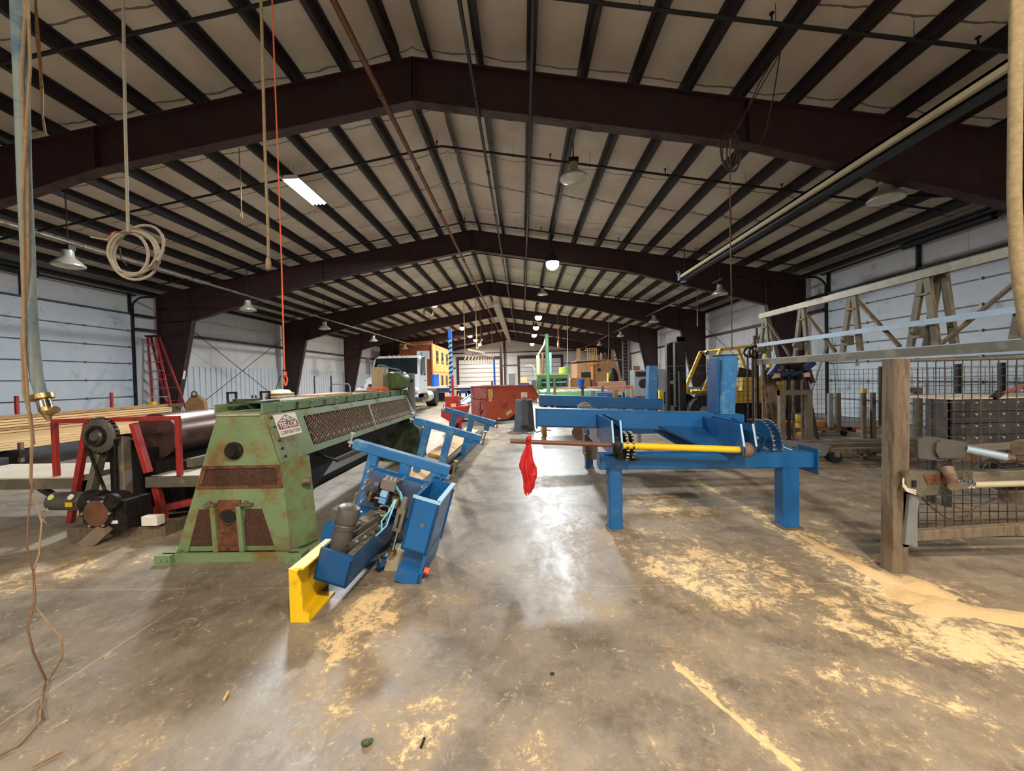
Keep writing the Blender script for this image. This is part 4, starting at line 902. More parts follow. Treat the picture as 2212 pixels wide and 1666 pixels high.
for k_ in range(3): MB().tube([X3(1952, 1030+3*k_, 2.85), X3(1951, 1045+3*k_, 2.80), X3(1960, 1056+3*k_, 2.79), X3(1978, 1060+4*k_, 2.80)], .005, 6).build('air_line', 'sticker_white', CA)
for pts in ([(1992, 1075), (2005, 1090), (2030, 1110), (2050, 1122)], [(2050, 1122), (2090, 1115), (2110, 1095), (2150, 1078)], [(2100, 1010), (2110, 1000), (2140, 996), (2170, 1010), (2200, 1005)]):
    MB().tube([X3(x, y, 2.9) for x, y in pts], .005, 6).build('cable', 'cord_dark', CA)
b = MB(); b.tube(arc(X3(2140, 1015, 2.95), (1, 0, 0), (0, 0, 1), .075, .2, 3.0, 12), .008, 6); b.build('hose_loop', 'rubber', CA)
b = MB(); b.bar(X3(1972, 1156, 2.98), X3(2300, 1136, 2.93), .06, .075); b.build('bottom_rail', 'post_wood', MP)
b = MB(); b.bar(X3(1972, 1136, 3.1), X3(2300, 1118, 3.1), .06, .02); b.build('floor_angle', 'brown_steel', MP)

# low dark machine behind the mesh
DB = thing('dark_machine_bed', (5.1, 4.6, 0), 'wide dark riveted steel machine bed with pale board top behind the mesh', 'machine')
for k_ in range(4):
    z0 = .66+k_*.125
    o = MB().box(4.56, 6.2, 4.22, 4.46, z0, z0+.118).build('tier', 'dark_bin', DB)
    for i in range(12): MB().cyl((4.66+i*.14, 4.205, z0+.09), (4.66+i*.14, 4.222, z0+.09), .011, n=7).build('rivet', 'bolt', o)
b = MB(); b.box(4.53, 4.58, 4.24, 4.3, 0, 1.16); b.box(4.53, 4.58, 4.40, 4.46, 0, 1.16); b.box(4.54, 4.57, 4.24, 4.46, .5, 1.16); b.build('end_frame', 'dark_bin', DB)
b = MB(); b.box(4.56, 6.2, 4.26, 4.34, .48, .56); b.box(5.3, 5.4, 4.3, 4.44, 0, .66); b.box(6.1, 6.2, 4.3, 4.44, 0, .66); b.build('base_frame', 'brown_steel', DB)
b = MB(); b.box(4.56, 6.2, 4.23, 4.9, 1.16, 1.175); b.box(6.1, 6.16, 4.8, 4.86, 0, 1.16); b.box(4.6, 4.66, 4.8, 4.86, 0, 1.16); b.build('board_top', 'white_board', DB)
MB().cyl((4.95, 4.15, .35), (5.15, 4.15, .35), .14, n=20).build('roller_wheel', 'rubber', DB)
b = MB(); b.cyl((5.02, 4.22, 1.20), (5.42, 4.15, 1.36), .015, n=8); lv = b.build('lever', 'red', DB); MB().bar((4.99, 4.22, 1.17), (5.06, 4.22, 1.23), .05, .05).build('lever_foot', 'black', lv); MB().tube([(5.25, 4.2, 1.28), (5.3, 4.18, 1.24), (5.5, 4.15, 1.23)], .012, 6).build('lever_grip', 'black', lv)

# ================================================================== silver gantry truss at right
GT = thing('gantry_truss', (5.0, 5.5, 0), 'long silver steel truss carriage with paired A frames, held up at its far end', 'truss')
ya, yb2 = 2.2, 8.25
MB().box(4.93, 5.03, ya, yb2, 1.655, 1.76).build('bottom_chord', 'galv', GT)
MB().box(4.93, 5.03, ya, yb2, 1.762, 1.775).build('chord_flange', 'galv_blue', GT)
MB().box(4.94, 4.96, ya, yb2, 2.03, 2.10).build('middle_rail', 'galv_blue', GT)
MB().box(4.98, 5.06, ya, yb2, 2.62, 2.72).build('top_chord', 'galv', GT)
for i, y in enumerate((3.9, 4.95, 6.0, 7.05, 8.1)):
    b = MB(); b.bar((5.02, y-.03, 2.65), (5.0, y-.16, 1.76), .08, .045, (1, 0, 0)); b.bar((5.02, y+.03, 2.65), (5.0, y+.16, 1.76), .08, .045, (1, 0, 0)); b.bar((5.01, y-.07, 2.42), (5.01, y+.07, 2.42), .06, .03, (0, 0, 1)); b.build('a_frame', 'dusty_steel', GT)
    if i == 1:
        b = MB(); b.bar((5.12, y-.13, 2.65), (5.1, y-.26, 1.76), .08, .045, (1, 0, 0)); b.bar((5.12, y-.07, 2.65), (5.1, y+.06, 1.76), .08, .045, (1, 0, 0)); b.build('a_frame', 'dusty_steel', GT)
    b = MB(); b.cyl((4.90, y-.03, 1.97), (4.90, y+.02, 1.97), .05, n=12); b.box(4.90, 5.0, y-.05, y+.05, 1.88, 2.02); b.build('roller_bracket', 'dusty_steel', GT)
for (p, q) in (((5.04, 3.75, 2.62), (5.0, 4.75, 1.78)), ((5.04, 6.0, 2.62), (5.0, 5.25, 1.80)), ((5.04, 7.05, 2.6), (5.0, 6.3, 1.80)), ((5.04, 8.1, 2.6), (5.0, 7.35, 1.80))):
    b = MB(); b.bar(p, q, .05, .03); b.build('diagonal', 'post_wood', GT)
# far tower that carries it
for (x, y) in ((4.95, 8.35), (5.12, 8.35), (5.3, 8.6)): MB().bar((x, y, .06), (x, y, 2.28 if x < 5 else 1.7), .05, .05, (0, 1, 0)).build('mast_tube', 'brown_steel' if x < 5.2 else 'dusty_steel', GT)
b = MB(); b.bar((5.35, 8.5, 1.6), (5.5, 8.5, .05), .16, .08, (0, 1, 0)); b.bar((5.25, 8.5, 1.55), (5.32, 8.5, .1), .05, .03, (0, 1, 0)); b.build('raking_leg', 'brown_steel', GT)
b = MB(); b.torus((4.93, 8.3, 1.93), (0, 1, 0), .12, .025, 18, 6); b.torus((4.80, 8.3, 1.93), (0, 1, 0), .10, .02, 18, 6); b.build('chain_wheel', 'grease', GT)
b = MB(); b.box(4.86, 4.885, 8.28, 8.32, .3, 1.95); b.box(4.97, 4.99, 8.28, 8.32, .6, 1.95); b.box(4.76, 4.775, 8.28, 8.32, .3, 1.9); b.build('drive_chain', 'grease', GT)
b = MB(); b.box(5.10, 5.24, 8.2, 8.38, 1.93, 2.20); jb = b.build('junction_box', 'beige', GT); MB().box(5.0, 5.10, 8.22, 8.36, 1.93, 2.19).build('box_side', 'white_panel', jb)
b = MB(); b.bar((5.02, 8.4, 2.2), (5.02, 8.4, 2.45), .05, .05, (0, 1, 0)); b.bar((4.9, 8.3, 1.85), (5.12, 8.3, 2.55), .05, .04); b.bar((5.12, 8.4, 2.2), (5.18, 8.4, 2.62), .05, .05, (0, 1, 0)); b.build('upper_strut', 'dusty_steel', GT)
b = MB(); b.bar((5.2, 8.2, 1.46), (5.95, 8.2, 1.46), .14, .12); b.bar((5.15, 8.15, 1.42), (5.35, 8.15, 1.78), .14, .1); b.bar((5.80, 8.2, 1.48), (6.05, 8.2, 1.68), .14, .1); cg = b.build('carriage', 'navy', GT)
for x in (5.32, 5.52, 5.72): MB().cyl((x, 8.1, 1.36+.02*(x > 5.4)), (x, 8.3, 1.36+.02*(x > 5.4)), .06, n=12).build('trolley_wheel', 'grease', cg)
b = MB(); b.box(5.4, 5.55, 8.08, 8.2, 1.55, 1.64); b.box(5.6, 5.72, 8.08, 8.2, 1.52, 1.62); b.cyl((5.45, 8.05, 1.6), (5.75, 8.05, 1.56), .04, n=10); b.build('gearbox', 'grease', cg)
for x in (5.23, 5.83): MB().box(x-.06, x+.06, 8.06, 8.12, 1.38, 1.47).build('pad', 'pink_board', cg)
for x in (5.62, 5.72, 5.9): MB().bar((x, 8.3, .05), (x, 8.3, 1.42), .04 if x != 5.62 else .06, .04, (0, 1, 0)).build('guide_post', 'black' if x == 5.62 else 'brown_steel', GT)
b = MB(); b.bar((5.95, 8.3, 1.5), (6.2, 8.3, .05), .06, .05, (0, 1, 0)); b.bar((5.95, 8.25, 1.65), (6.08, 8.25, 1.25), .09, .05, (0, 1, 0)); b.build('end_leg', 'maroon', GT)
b = MB(); b.box(4.7, 6.3, 8.2, 8.8, 0, .06); b.build('base_plate', 'brown_steel', GT)
b = MB(); b.cyl((5.0, 5.9, 1.60), (5.0, 5.9, 1.655), .012, n=8); b.cyl((5.0, 5.9, 1.56), (5.0, 5.9, 1.60), .022, n=8); b.build('valve', 'brass', GT)

# ================================================================== far mesh fence
def fence(p, q, posts, label, zt_=1.52, cell=.12, big=True):
    p, q = V(p), V(q); t = thing('mesh_fence', tuple((p+q)/2), label, 'fence', 'black mesh fences'); L = (q-p).length
    for k_ in posts: MB().bar(p+(q-p)*k_, p+(q-p)*k_+V((0, 0, zt_+.06)), .085 if big else .05, .085 if big else .05, (0, 1, 0)).build('fence_post', 'black', t)
    MB().net(p+V((0, 0, .1)), q-p, V((0, 0, zt_-.1)), int(L/cell), int((zt_-.1)/cell), .0035).build('wire_mesh', 'dark_metal', t)
    MB().cyl(p+V((0, 0, zt_+.0)), q+V((0, 0, zt_+.0)), .006, n=5).build('top_wire', 'grey_steel', t)
fence((3.85, 10.5, 0), (9.55, 10.5, 0), (.012, .07, .27, .57, .995), 'black mesh fence standing in front of the yellow forklift')
fence((9.6, 10.4, 0), (9.7, 6.6, 0), (.42, .62, .99), 'black mesh fence turning toward the camera before the right door')
fence((2.1, 12.6, 0), (3.4, 12.6, 0), (.9,), 'short pale mesh fence left of the rear blue post', .9, .09, False)
tag(MB().cyl((9.45, 10.2, 1.75), (3.9, 10.6, 1.72), .006, n=5).build('guide_wire', 'grey_steel'), 'thin straight wire stretched above the mesh fence tops', 'wire')

# ================================================================== yellow forklift
FK = thing('forklift', (6.6, 11.9, 0), 'yellow forklift with black mast parked facing left behind the mesh', 'forklift')
def wheel(par, c, r, wd, ax, name='wheel', hub='cabinet_grey'):
    o = MB().lathe([(.001, 0), (r*.55, 0), (r*.6, .02), (r*.93, 0), (r, .04), (r, wd-.04), (r*.93, wd), (.001, wd)], c, ax, 26).build(name, 'rubber', par)
    MB().lathe([(.001, -.02), (r*.2, -.02), (r*.3, .0), (r*.52, .005), (r*.55, .03), (.001, .03)], c, ax, 20).build('hub', hub, o)
    return o
yn = 11.3
wheel(FK, (5.25, yn, .43), .43, .3, (0, 1, 0)); wheel(FK, (5.25, yn+1.3, .43), .43, .3, (0, 1, 0)); wheel(FK, (7.05, yn+.05, .36), .36, .28, (0, 1, 0)); wheel(FK, (7.05, yn+1.2, .36), .36, .28, (0, 1, 0))
b = MB(); b.prism([(4.95, .95), (5.55, .95), (5.85, .62), (7.0, .62), (7.1, .55), (7.75, .55), (7.78, 1.3), (7.6, 1.36), (6.4, 1.36), (6.35, .98), (5.55, 1.0), (5.5, .99), (4.9, .99)], 1, yn+.05, yn+1.5); b.build('body', 'lift_yellow', FK)
b = MB(); b.prism([(5.5, .15), (7.7, .15), (7.7, .6), (5.7, .6)], 1, yn+.2, yn+1.4); b.build('chassis', 'black', FK)
b = MB(); b.tube([(4.88, yn+.02, 1.0), (5.5, yn+.02, 1.0), (5.75, yn+.02, .82), (5.86, yn+.02, .55)], .05, 6); b.tube([(4.88, yn+.3, 1.0), (5.5, yn+.3, 1.0), (5.75, yn+.3, .82), (5.86, yn+.3, .55)], .05, 6); b.build('fender', 'lift_yellow', FK)
for y in (yn+.1, yn+1.4):
    b = MB(); b.bar((5.28, y, 1.0), (5.80, y, 2.2), .1, .08, (0, 1, 0)); b.bar((5.78, y, 2.19), (7.0, y, 2.30), .08, .08, (0, 1, 0)); b.bar((7.0, y, 2.3), (7.3, y, 1.34), .09, .08, (0, 1, 0)); b.build('overhead_guard', 'lift_yellow', FK)
b = MB()
for i in range(6): b.bar((5.9+i*.2, yn+.1, 2.22+i*.016), (5.9+i*.2, yn+1.4, 2.22+i*.016), .04, .03)
b.build('guard_bars', 'lift_yellow', FK)
for y in (yn+.3, yn+.95):
    b = MB(); b.box(4.62, 4.86, y, y+.22, .1, 2.62); b.box(4.56, 4.68, y+.03, y+.19, .1, 2.45); b.build('mast_rail', 'black', FK)
b = MB(); b.box(4.6, 4.85, yn+.3, yn+1.17, 2.48, 2.6); b.box(4.6, 4.85, yn+.3, yn+1.17, 1.2, 1.3); b.cyl((4.78, yn+.72, .2), (4.78, yn+.72, 2.3), .05, n=10); b.build('mast_crosshead', 'black', FK)
b = MB(); b.box(4.42, 4.56, yn+.1, yn+1.4, .12, .55); b.box(3.7, 4.5, yn+.35, yn+.47, .06, .11); b.box(3.7, 4.5, yn+.95, yn+1.07, .06, .11); b.build('fork_carriage', 'dark_metal', FK)
b = MB(); b.box(6.2, 6.75, yn+.45, yn+1.05, 1.0, 1.12); b.bar((6.75, yn+.75, 1.1), (6.9, yn+.75, 1.6), .5, .1, (0, 1, 0)); b.build('seat', 'black', FK)
b = MB(); b.bar((5.5, yn+.75, 1.0), (5.85, yn+.75, 1.55), .08, .08, (0, 1, 0)); b.torus((5.88, yn+.75, 1.56), (.6, 0, .8), .18, .016); b.bar((5.55, yn+.4, 1.0), (5.75, yn+.4, 1.35), .25, .1, (0, 1, 0)); b.build('steering_column', 'black', FK)
text_mesh('S', .22, (7.35, yn+.048, 1.03), (1, 0, 0), (0, 0, 1), 'body_lettering', 'dark_metal', FK, .004)
b = MB(); b.lathe([(.001, 0), (.06, 0), (.08, .08), (.001, .1)], (5.42, yn+.08, 2.1), (-1, 0, 0), 12); b.build('headlight', 'chrome', FK)

# ================================================================== steel stands, carts and boards on the right
def portal(x, y, wd, h, label, t_=.09):
    t = thing('steel_stand', (x+wd/2, y, 0), label, 'stand', 'dull steel portal stands')
    for xx in (x+t_/2, x+wd-t_/2):
        l = MB().bar((xx, y, 0), (xx, y, h), t_, t_, (0, 1, 0)).build('leg', 'dusty_steel', t); MB().box(xx-t_*.9, xx+t_*.9, y-t_*.7, y+t_*.7, 0, .012).build('foot_plate', 'rust', l)
    MB().bar((x, y, h-t_/2+.002), (x+wd, y, h-t_/2+.002), t_*.9, t_, (0, 0, 1)).build('cross_bar', 'dusty_steel', t)
portal(4.95, 7.6, .62, 1.14, 'dull tan steel portal stand in front of the forklift rear', .10)
portal(7.15, 7.75, .62, 1.13, 'dull steel portal stand just left of the wooden post', .10)
def post(x, y, h, m, label, wd=.1):
    return tag(MB().bar((x, y, .18), (x, y, h), wd, wd*.8, (0, 1, 0)).build('upright', m), label, 'post', 'uprights on the low carts')
CT = thing('low_cart', (6.9, 9.3, 0), 'low steel cart with uprights and caster wheels behind the portal stand', 'cart')
b = MB(); b.box(5.6, 7.5, 9.0, 9.08, .12, .2); b.box(5.6, 7.5, 9.6, 9.68, .12, .2); b.box(5.6, 5.7, 9.0, 9.68, .12, .19); b.box(7.4, 7.5, 9.0, 9.68, .12, .19); b.build('cart_frame', 'brown_steel', CT)
for (x, y) in ((5.7, 9.04), (7.35, 9.04), (7.35, 9.64), (5.7, 9.64)):
    w_ = MB().cyl((x, y-.03, .06), (x, y+.03, .06), .06, n=14).build('caster', 'rubber', CT); MB().box(x-.03, x+.03, y-.04, y+.04, .10, .13).build('fork', 'grey_steel', w_)
for x, y, h, m_, lb_ in ((7.05, 9.04, .98, 'cabinet_grey', 'grey steel upright on the low cart, leftmost of three'), (7.23, 9.05, .98, 'dusty_steel', 'dull upright on the low cart beside the grey one')): post(x, y, h, m_, lb_)
for x, m_, lb_ in ((7.42, 'post_wood', 'wooden upright with yellow top right of the grey steel uprights'), (7.62, 'dusty_steel', 'dull narrow upright right of the yellow topped one')):
    o = tag(MB().bar((x, 8.6, 0), (x, 8.6, 1.0), .08, .07, (0, 1, 0)).build('upright', m_), lb_, 'post', 'uprights on the low carts')
tag(MB().box(7.37, 7.47, 8.56, 8.64, 1.0, 1.09).build('plastic_cap', 'lift_yellow'), 'small yellow cap on the wooden upright', 'cap')
for j in range(3):
    for i in range(2):
        tag(MB().box(5.7+.02*j, 7.2-.05*i, 9.12+i*.2, 9.29+i*.2, .2+j*.042, .238+j*.042).build('plank', 'orange_board' if j else 'wood_dark'), 'rough orange brown planks stacked on the low cart', 'plank', 'planks stacked on the low cart')
for i, (x0, x1, y, m_, lb_) in enumerate(((7.6, 9.2, 9.6, 'orange_board', 'orange board on the floor before the mesh fence, nearer one'), (7.7, 9.3, 9.85, 'orange_board', 'orange board on the floor close under the mesh fence'), (8.0, 8.9, 9.3, 'wood_dark', 'dark board lying on the floor right of the cart'))):
    tag(MB().box(x0, x1, y, y+.18, 0, .05+.01*i).build('plank', m_), lb_, 'plank')
tag(MB().box(7.75, 8.9, 9.6, 9.72, .05, .09).build('plank', 'orange_board'), 'narrow orange board on top of the nearer floor board', 'plank')
# floor track with caster carts
TR = thing('floor_track', (5.9, 6.6, 0), 'low steel floor track with caster wheels beyond the blue table', 'track')
b = MB(); b.box(3.9, 8.6, 6.75, 6.87, .16, .24); b.box(4.0, 8.6, 7.05, 7.15, .16, .24); b.build('rail', 'dusty_steel', TR)
b = MB(); b.box(5.0, 8.6, 6.35, 6.47, .14, .23); b.build('rail', 'post_wood', TR)
b = MB(); b.prism([(4.15, .14), (4.95, .10), (5.05, .26), (4.4, .36), (4.1, .34)], 1, 6.45, 6.5); b.build('side_plate', 'cabinet_grey', TR)
b = MB(); b.cyl((3.9, 6.5, .22), (4.5, 6.5, .25), .07, .05, 14); b.build('gear_motor', 'grease', TR)
b = MB()
for x in (4.2, 5.6, 7.0, 8.4): b.box(x, x+.08, 6.35, 7.15, .08, .16); b.box(x, x+.08, 6.5, 6.58, 0, .1); b.box(x, x+.08, 7.0, 7.08, 0, .1)
b.build('sleeper', 'brown_steel', TR)
for x in (5.05, 5.1):
    w_ = MB().cyl((x, 6.2+(x-5)*3, .095), (x, 6.26+(x-5)*3, .095), .095, n=16).build('caster', 'rubber', TR); MB().box(x-.04, x+.04, 6.18+(x-5)*3, 6.28+(x-5)*3, .1, .2).build('fork', 'grey_steel', w_)
b = MB(); b.cyl((2.62, 8.0, .6), (2.75, 7.75, .64), .04, n=10); b.bar((2.3, 8.1, .60), (4.3, 8.0, .62), .3, .06); b.bar((2.4, 8.1, 0), (2.4, 8.1, .6), .08, .08, (0, 1, 0)); b.bar((4.2, 8.0, 0), (4.2, 8.0, .6), .08, .08, (0, 1, 0))
tag(b.build('roller_bench', 'cabinet_grey'), 'low grey bench with pipe ends behind the blue table', 'bench')
tag(MB().box(3.86, 3.98, 11.0, 11.1, 0, 1.05).build('bollard', 'lift_yellow'), 'yellow post left of the forklift wheel', 'post')
tag(MB().box(3.5, 3.66, 10.85, 10.95, .55, .85).build('paper_box', 'sticker_white'), 'small white box by the yellow post at the fence', 'box')
tag(MB().box(3.44, 3.72, 10.8, 11.0, 0, .55).build('crate', 'brown_steel'), 'dull crate under the small white box at the fence', 'crate')
tag(MB().lathe([(.001, .5), (.06, .5), (.09, .42), (.09, .34), (.06, .3), (.075, .22), (.075, 0), (.001, 0)], (6.35, 9.1, .0), (0, 0, 1), 16).build('hydrant_float', 'lift_yellow'), 'yellow hydrant shaped object standing near the right column', 'hydrant')
# leaning pipes beside the right column
for i, (x, lb_) in enumerate(((9.75, 'grey pipe leaning on the right wall beside the door, left one'), (9.88, 'grey pipe leaning on the right wall beside the door, right one'))):
    tag(MB().cyl((x-.55, 12.9+.15*i, 0), (x+.45+.0*i, 13.1+.12*i, 2.5+.3*i), .02, n=8).build('leaning_pipe', 'cabinet_grey'), lb_, 'pipe')
# utility trailer and cabinets far right
TL = thing('utility_trailer', (5.9, 17, 0), 'grey utility trailer with a wheel beyond the rear blue post', 'trailer')
b = MB(); b.box(4.3, 8.0, 16.2, 18, .62, .75); b.box(4.3, 8.0, 16.2, 16.26, .75, .95); b.build('bed', 'cabinet_grey', TL); wheel(TL, (5.6, 16.0, .36), .36, .22, (0, 1, 0), 'wheel', 'chrome'); wheel(TL, (6.6, 16.0, .36), .36, .22, (0, 1, 0), 'wheel', 'chrome')
b = MB(); b.box(5.3, 5.95, 15.98, 16.2, .72, .78); b.bar((4.3, 17, .6), (3.2, 17, .5), .1, .1); b.bar((3.3, 17, .02), (3.3, 17, .5), .08, .08, (0, 1, 0)); b.build('drawbar', 'dark_metal', TL)
tag(MB().box(5.9, 6.75, 17.5, 18.0, .752, 1.75).build('control_cabinet', 'cabinet_grey'), 'grey cabinet standing on the utility trailer', 'cabinet')
b = MB(); b.box(4.95, 5.7, 17.2, 17.9, .75, 1.72); hb = thing('compressor', (5.3, 17.5, .75), 'grey compressor box with dark round fan beside the rear blue post', 'machine'); b.build('case', 'cabinet_grey', hb); MB().cyl((5.35, 17.15, 1.12), (5.35, 17.2, 1.12), .22, n=18).build('fan', 'black', hb); MB().box(5.0, 5.6, 17.16, 17.2, 1.45, 1.65).build('vent', 'dark_metal', hb)
# ================================================================== left: roller machine with big pipe, platform, railing
PM = thing('pipe_roller_machine', (-4.3, 5.5, 0), 'big brown pipe turned by a belt driven gear motor on a dark frame', 'machine')
MB().cyl((-4.28, 4.35, .92), (-4.28, 9.6, .92), .262, n=40).build('steel_pipe', 'pipe_brown', PM)
b = MB(); b.lathe([(.001, 0), (.165, 0), (.185, .01), (.19, .03), (.185, .06), (.15, .08), (.001, .08)], (-4.55, 4.05, .985), (0, -1, 0), 30)
b.lathe([(.001, .115), (.045, .115), (.05, .10), (.07, .08), (.001, .08)], (-4.55, 4.05, .985), (0, -1, 0), 20); wh = b.build('drive_wheel', 'motor_grey', PM)
b = MB()
for i in range(26):
    a = i*math.pi/13; b.bar((-4.55+.175*math.cos(a), 4.01, .985+.175*math.sin(a)), (-4.55+.198*math.cos(a), 4.01, .985+.198*math.sin(a)), .02, .035, (0, 1, 0))
b.build('gear_teeth', 'grease', wh)
b = MB(); b.torus((-4.55, 3.965, .985), (0, 1, 0), .095, .02, 24, 6); b.build('wheel_hub', 'grease', wh)
for s in (-1, 1):
    b = MB(); b.bar((-4.5+s*.11, 4.1, .95), (-4.36+s*.24, 3.85, .06), .06, .09, (0, 1, 0)); b.build('frame_leg', 'dusty_steel', PM)
    b = MB(); b.bar((-4.55+s*.17, 4.0, .95), (-4.32+s*.06, 3.88, .42), .014, .03, (0, 1, 0)); b.build('drive_belt', 'grease', PM)
b = MB(); b.box(-4.62, -4.42, 4.15, 4.4, .06, .9); b.box(-4.4, -4.25, 4.15, 4.35, .06, .8); b.build('gear_guard', 'dark_metal', PM)
b = MB(); b.bar((-4.70, 4.02, 1.12), (-4.92, 4.0, .05), .055, .055, (0, 1, 0)); b.bar((-4.17, 4.0, 1.11), (-4.03, 4.0, .58), .06, .06, (0, 1, 0)); b.bar((-4.0, 4.05, .42), (-3.93, 4.05, .05), .07, .06, (0, 1, 0)); b.build('red_frame', 'red', PM)
b = MB(); b.bar((-4.05, 4.05, .15), (-3.3, 4.4, .26), .08, .07); b.build('red_tie', 'red', PM)
# gear motor
gm = MB().lathe([(.001, 0), (.06, 0), (.085, .03), (.088, .1), (.088, .36), (.075, .40), (.001, .40)], (-4.72, 3.68, .385), (1, .05, -.03), 26).build('gear_motor', 'motor_grey', PM)
b = MB(); b.cyl((-4.35, 3.7, .375), (-4.2, 3.71, .37), .11, .10, 22); b.build('motor_flange', 'grease', gm)
for x, m_ in ((-4.62, 'lime'), (-4.42, 'sticker_white')): MB().cyl((x, 3.612, .44), (x, 3.602, .445), .027, n=16).build('round_sticker', m_, gm)
MB().box(-4.46, -4.39, 3.588, 3.594, .35, .395).build('yellow_label', 'yellow', gm)
for k_ in range(4): MB().tube([(-4.64, 3.59, .34), (-4.67+.02*k_, 3.57, .31), (-4.69+.015*k_, 3.56, .27-.01*k_), (-4.66+.02*k_, 3.55, .25-.015*k_)], .004, 5).build('motor_lead', 'cord_pale', gm)
gb = MB().cyl((-4.13, 3.58, .29), (-4.13, 3.82, .29), .155, n=28).build('gearbox', 'grease', PM)
b = MB(); b.cyl((-4.13, 3.565, .29), (-4.13, 3.582, .29), .125, n=28); b.build('gearbox_cover', 'pipe_rust', gb)
b = MB(); b.box(-4.13, -3.86, 3.6, 3.85, .12, .40); b.lathe([(.001, 0), (.07, 0), (.075, .02), (.07, .04), (.001, .04)], (-3.95, 3.58, .41), (0, -1, 0), 16); b.build('gear_housing', 'grease', PM)
for i in range(6):
    a = i*math.pi/3; MB().cyl((-4.13+.135*math.cos(a), 3.56, .29+.135*math.sin(a)), (-4.13+.135*math.cos(a), 3.575, .29+.135*math.sin(a)), .011, n=6).build('bolt', 'bolt', gb)
b = MB(); b.box(-4.62, -3.6, 3.72, 3.95, .0, .10); b.build('skid', 'post_wood', PM)
b = MB(); b.bar((-4.08, 3.6, .16), (-4.2, 3.5, .0), .1, .02, (0, 1, 0)); b.bar((-4.0, 3.58, .15), (-4.12, 3.5, .0), .05, .02, (0, 1, 0)); b.build('brace_strap', 'brown_steel', PM)
MB().box(-3.78, -3.62, 3.66, 3.74, .13, .22).build('tag_plate', 'sticker_white', PM)
b = MB(); b.box(-4.02, -3.95, 3.595, 3.60, .18, .21); b.build('name_plate', 'sticker_white', gb)
b = MB(); b.box(-4.6, -3.9, 4.3, 9.6, .5, .64); b.box(-4.7, -3.9, 4.4, 9.5, .06, .5); b.build('pipe_bed', 'dark_metal', PM)
b = MB(); b.box(-3.88, -3.80, 4.3, 9.6, .56, .66); b.build('bed_rail', 'dusty_steel', PM)
b = MB(); b.bar((-5.0, 5.4, .5), (-5.0, 5.4, 1.2), .06, .06, (0, 1, 0)); b.box(-5.08, -4.92, 5.36, 5.44, 1.2, 1.24); b.box(-5.07, -4.93, 5.34, 5.46, 1.08, 1.12); b.build('clamp_head', 'brown_steel', PM)
# platform decks with red railing
PD = thing('walk_platform', (-4.4, 4.4, 0), 'pale plank walkway in two halves with red railing around the pipe machine end', 'platform')
MB().box(-6.6, -4.86, 4.0, 4.75, .48, .545).build('deck', 'white_board', PD); MB().box(-4.05, -3.06, 4.0, 4.9, .46, .53).build('deck', 'white_board', PD)
b = MB(); b.box(-6.6, -4.86, 3.99, 4.03, .42, .53); b.box(-4.06, -3.06, 3.99, 4.03, .42, .53); b.build('deck_edge', 'dusty_steel', PD)
for x in (-5.11, -3.73): MB().bar((x, 4.05, .53), (x, 4.05, 1.14), .045, .045, (0, 1, 0)).build('rail_post', 'red', PD)
MB().bar((-5.13, 4.05, 1.145), (-3.71, 4.05, 1.155), .035, .045).build('hand_rail', 'red', PD)
for x, y in ((-6.4, 4.2), (-5.0, 4.6), (-3.95, 4.8), (-3.15, 4.1), (-3.15, 4.8), (-5.0, 4.2)): MB().bar((x, y, 0), (x, y, .47), .06, .06, (0, 1, 0)).build('leg', 'black', PD)
b = MB(); b.bar((-5.4, 4.1, .43), (-4.98, 3.95, .33), .05, .06); b.build('strut', 'black', PD)
# grey flat steel lying beneath
b = MB(); b.box(-3.75, -3.02, 4.95, 9.0, .0, .10); b.prism([(4.95, .1), (5.35, .1), (4.95, .28)], 0, -3.3, -3.2); tag(b.build('steel_bed', 'dark_metal'), 'dark steel bed on the floor between the pipe and the green press', 'machine bed')

# ================================================================== lumber stack along the left wall
LR = thing('lumber_rack', (-10.5, 8.5, 0), 'dark steel floor rack with stakes that carries the long lumber', 'rack')
for y in (4.5, 6.6, 8.7, 10.8):
    b = MB(); b.box(-12.0, -9.0, y, y+.12, .30, .42); b.box(-11.9, -11.8, y, y+.12, 0, .3); b.box(-9.2, -9.1, y, y+.12, 0, .3); b.build('bearer', 'dark_metal', LR)
    MB().bar((-11.95, y+.06, .42), (-11.95, y+.06, 1.35), .06, .06, (0, 1, 0)).build('stake', 'red', LR)
    MB().bar((-9.05, y+.06, .2), (-9.05, y+.06, .55 if y > 5 else .7), .06, .06, (0, 1, 0)).build('stake', 'brown_steel', LR)
nb = 0
for layer in range(4):                                 # wide low pile
    for i in range(5):
        x = -9.22-i*.30; z = .42+layer*.045
        o = MB().box(x-.27, x, 3.6+.15*((i*3+layer) % 4), 11.2-.2*((i+layer*2) % 3), z, z+.04).build('board', 'wood')
        tag(o, 'long tan board in the low pile on the lumber rack by the left door', 'board', 'boards in the low lumber pile'); nb += 1
for layer in range(9):                                 # taller pile behind
    for i in range(3):
        x = -10.85-i*.30; z = .42+layer*.058
        o = MB().box(x-.27, x, 4.0+.2*((i*2+layer) % 3), 12.0-.12*((i+layer*3) % 4), z, z+.045).build('board', 'wood' if (layer+i) % 4 else 'wood_dark')
        tag(o, 'long tan board in the taller pile at the back of the lumber rack', 'board', 'boards in the tall lumber pile')
LR2 = thing('roller_cart', (-7.6, 8.0, 0), 'low dark cart with wheels between the lumber rack and the pipe', 'cart')
b = MB(); b.box(-8.4, -6.6, 7.4, 7.5, .25, .35); b.box(-8.4, -6.6, 8.4, 8.5, .25, .35); b.box(-8.4, -8.3, 7.4, 8.5, .25, .35); b.box(-6.7, -6.6, 7.4, 8.5, .25, .35); b.build('frame', 'maroon', LR2)
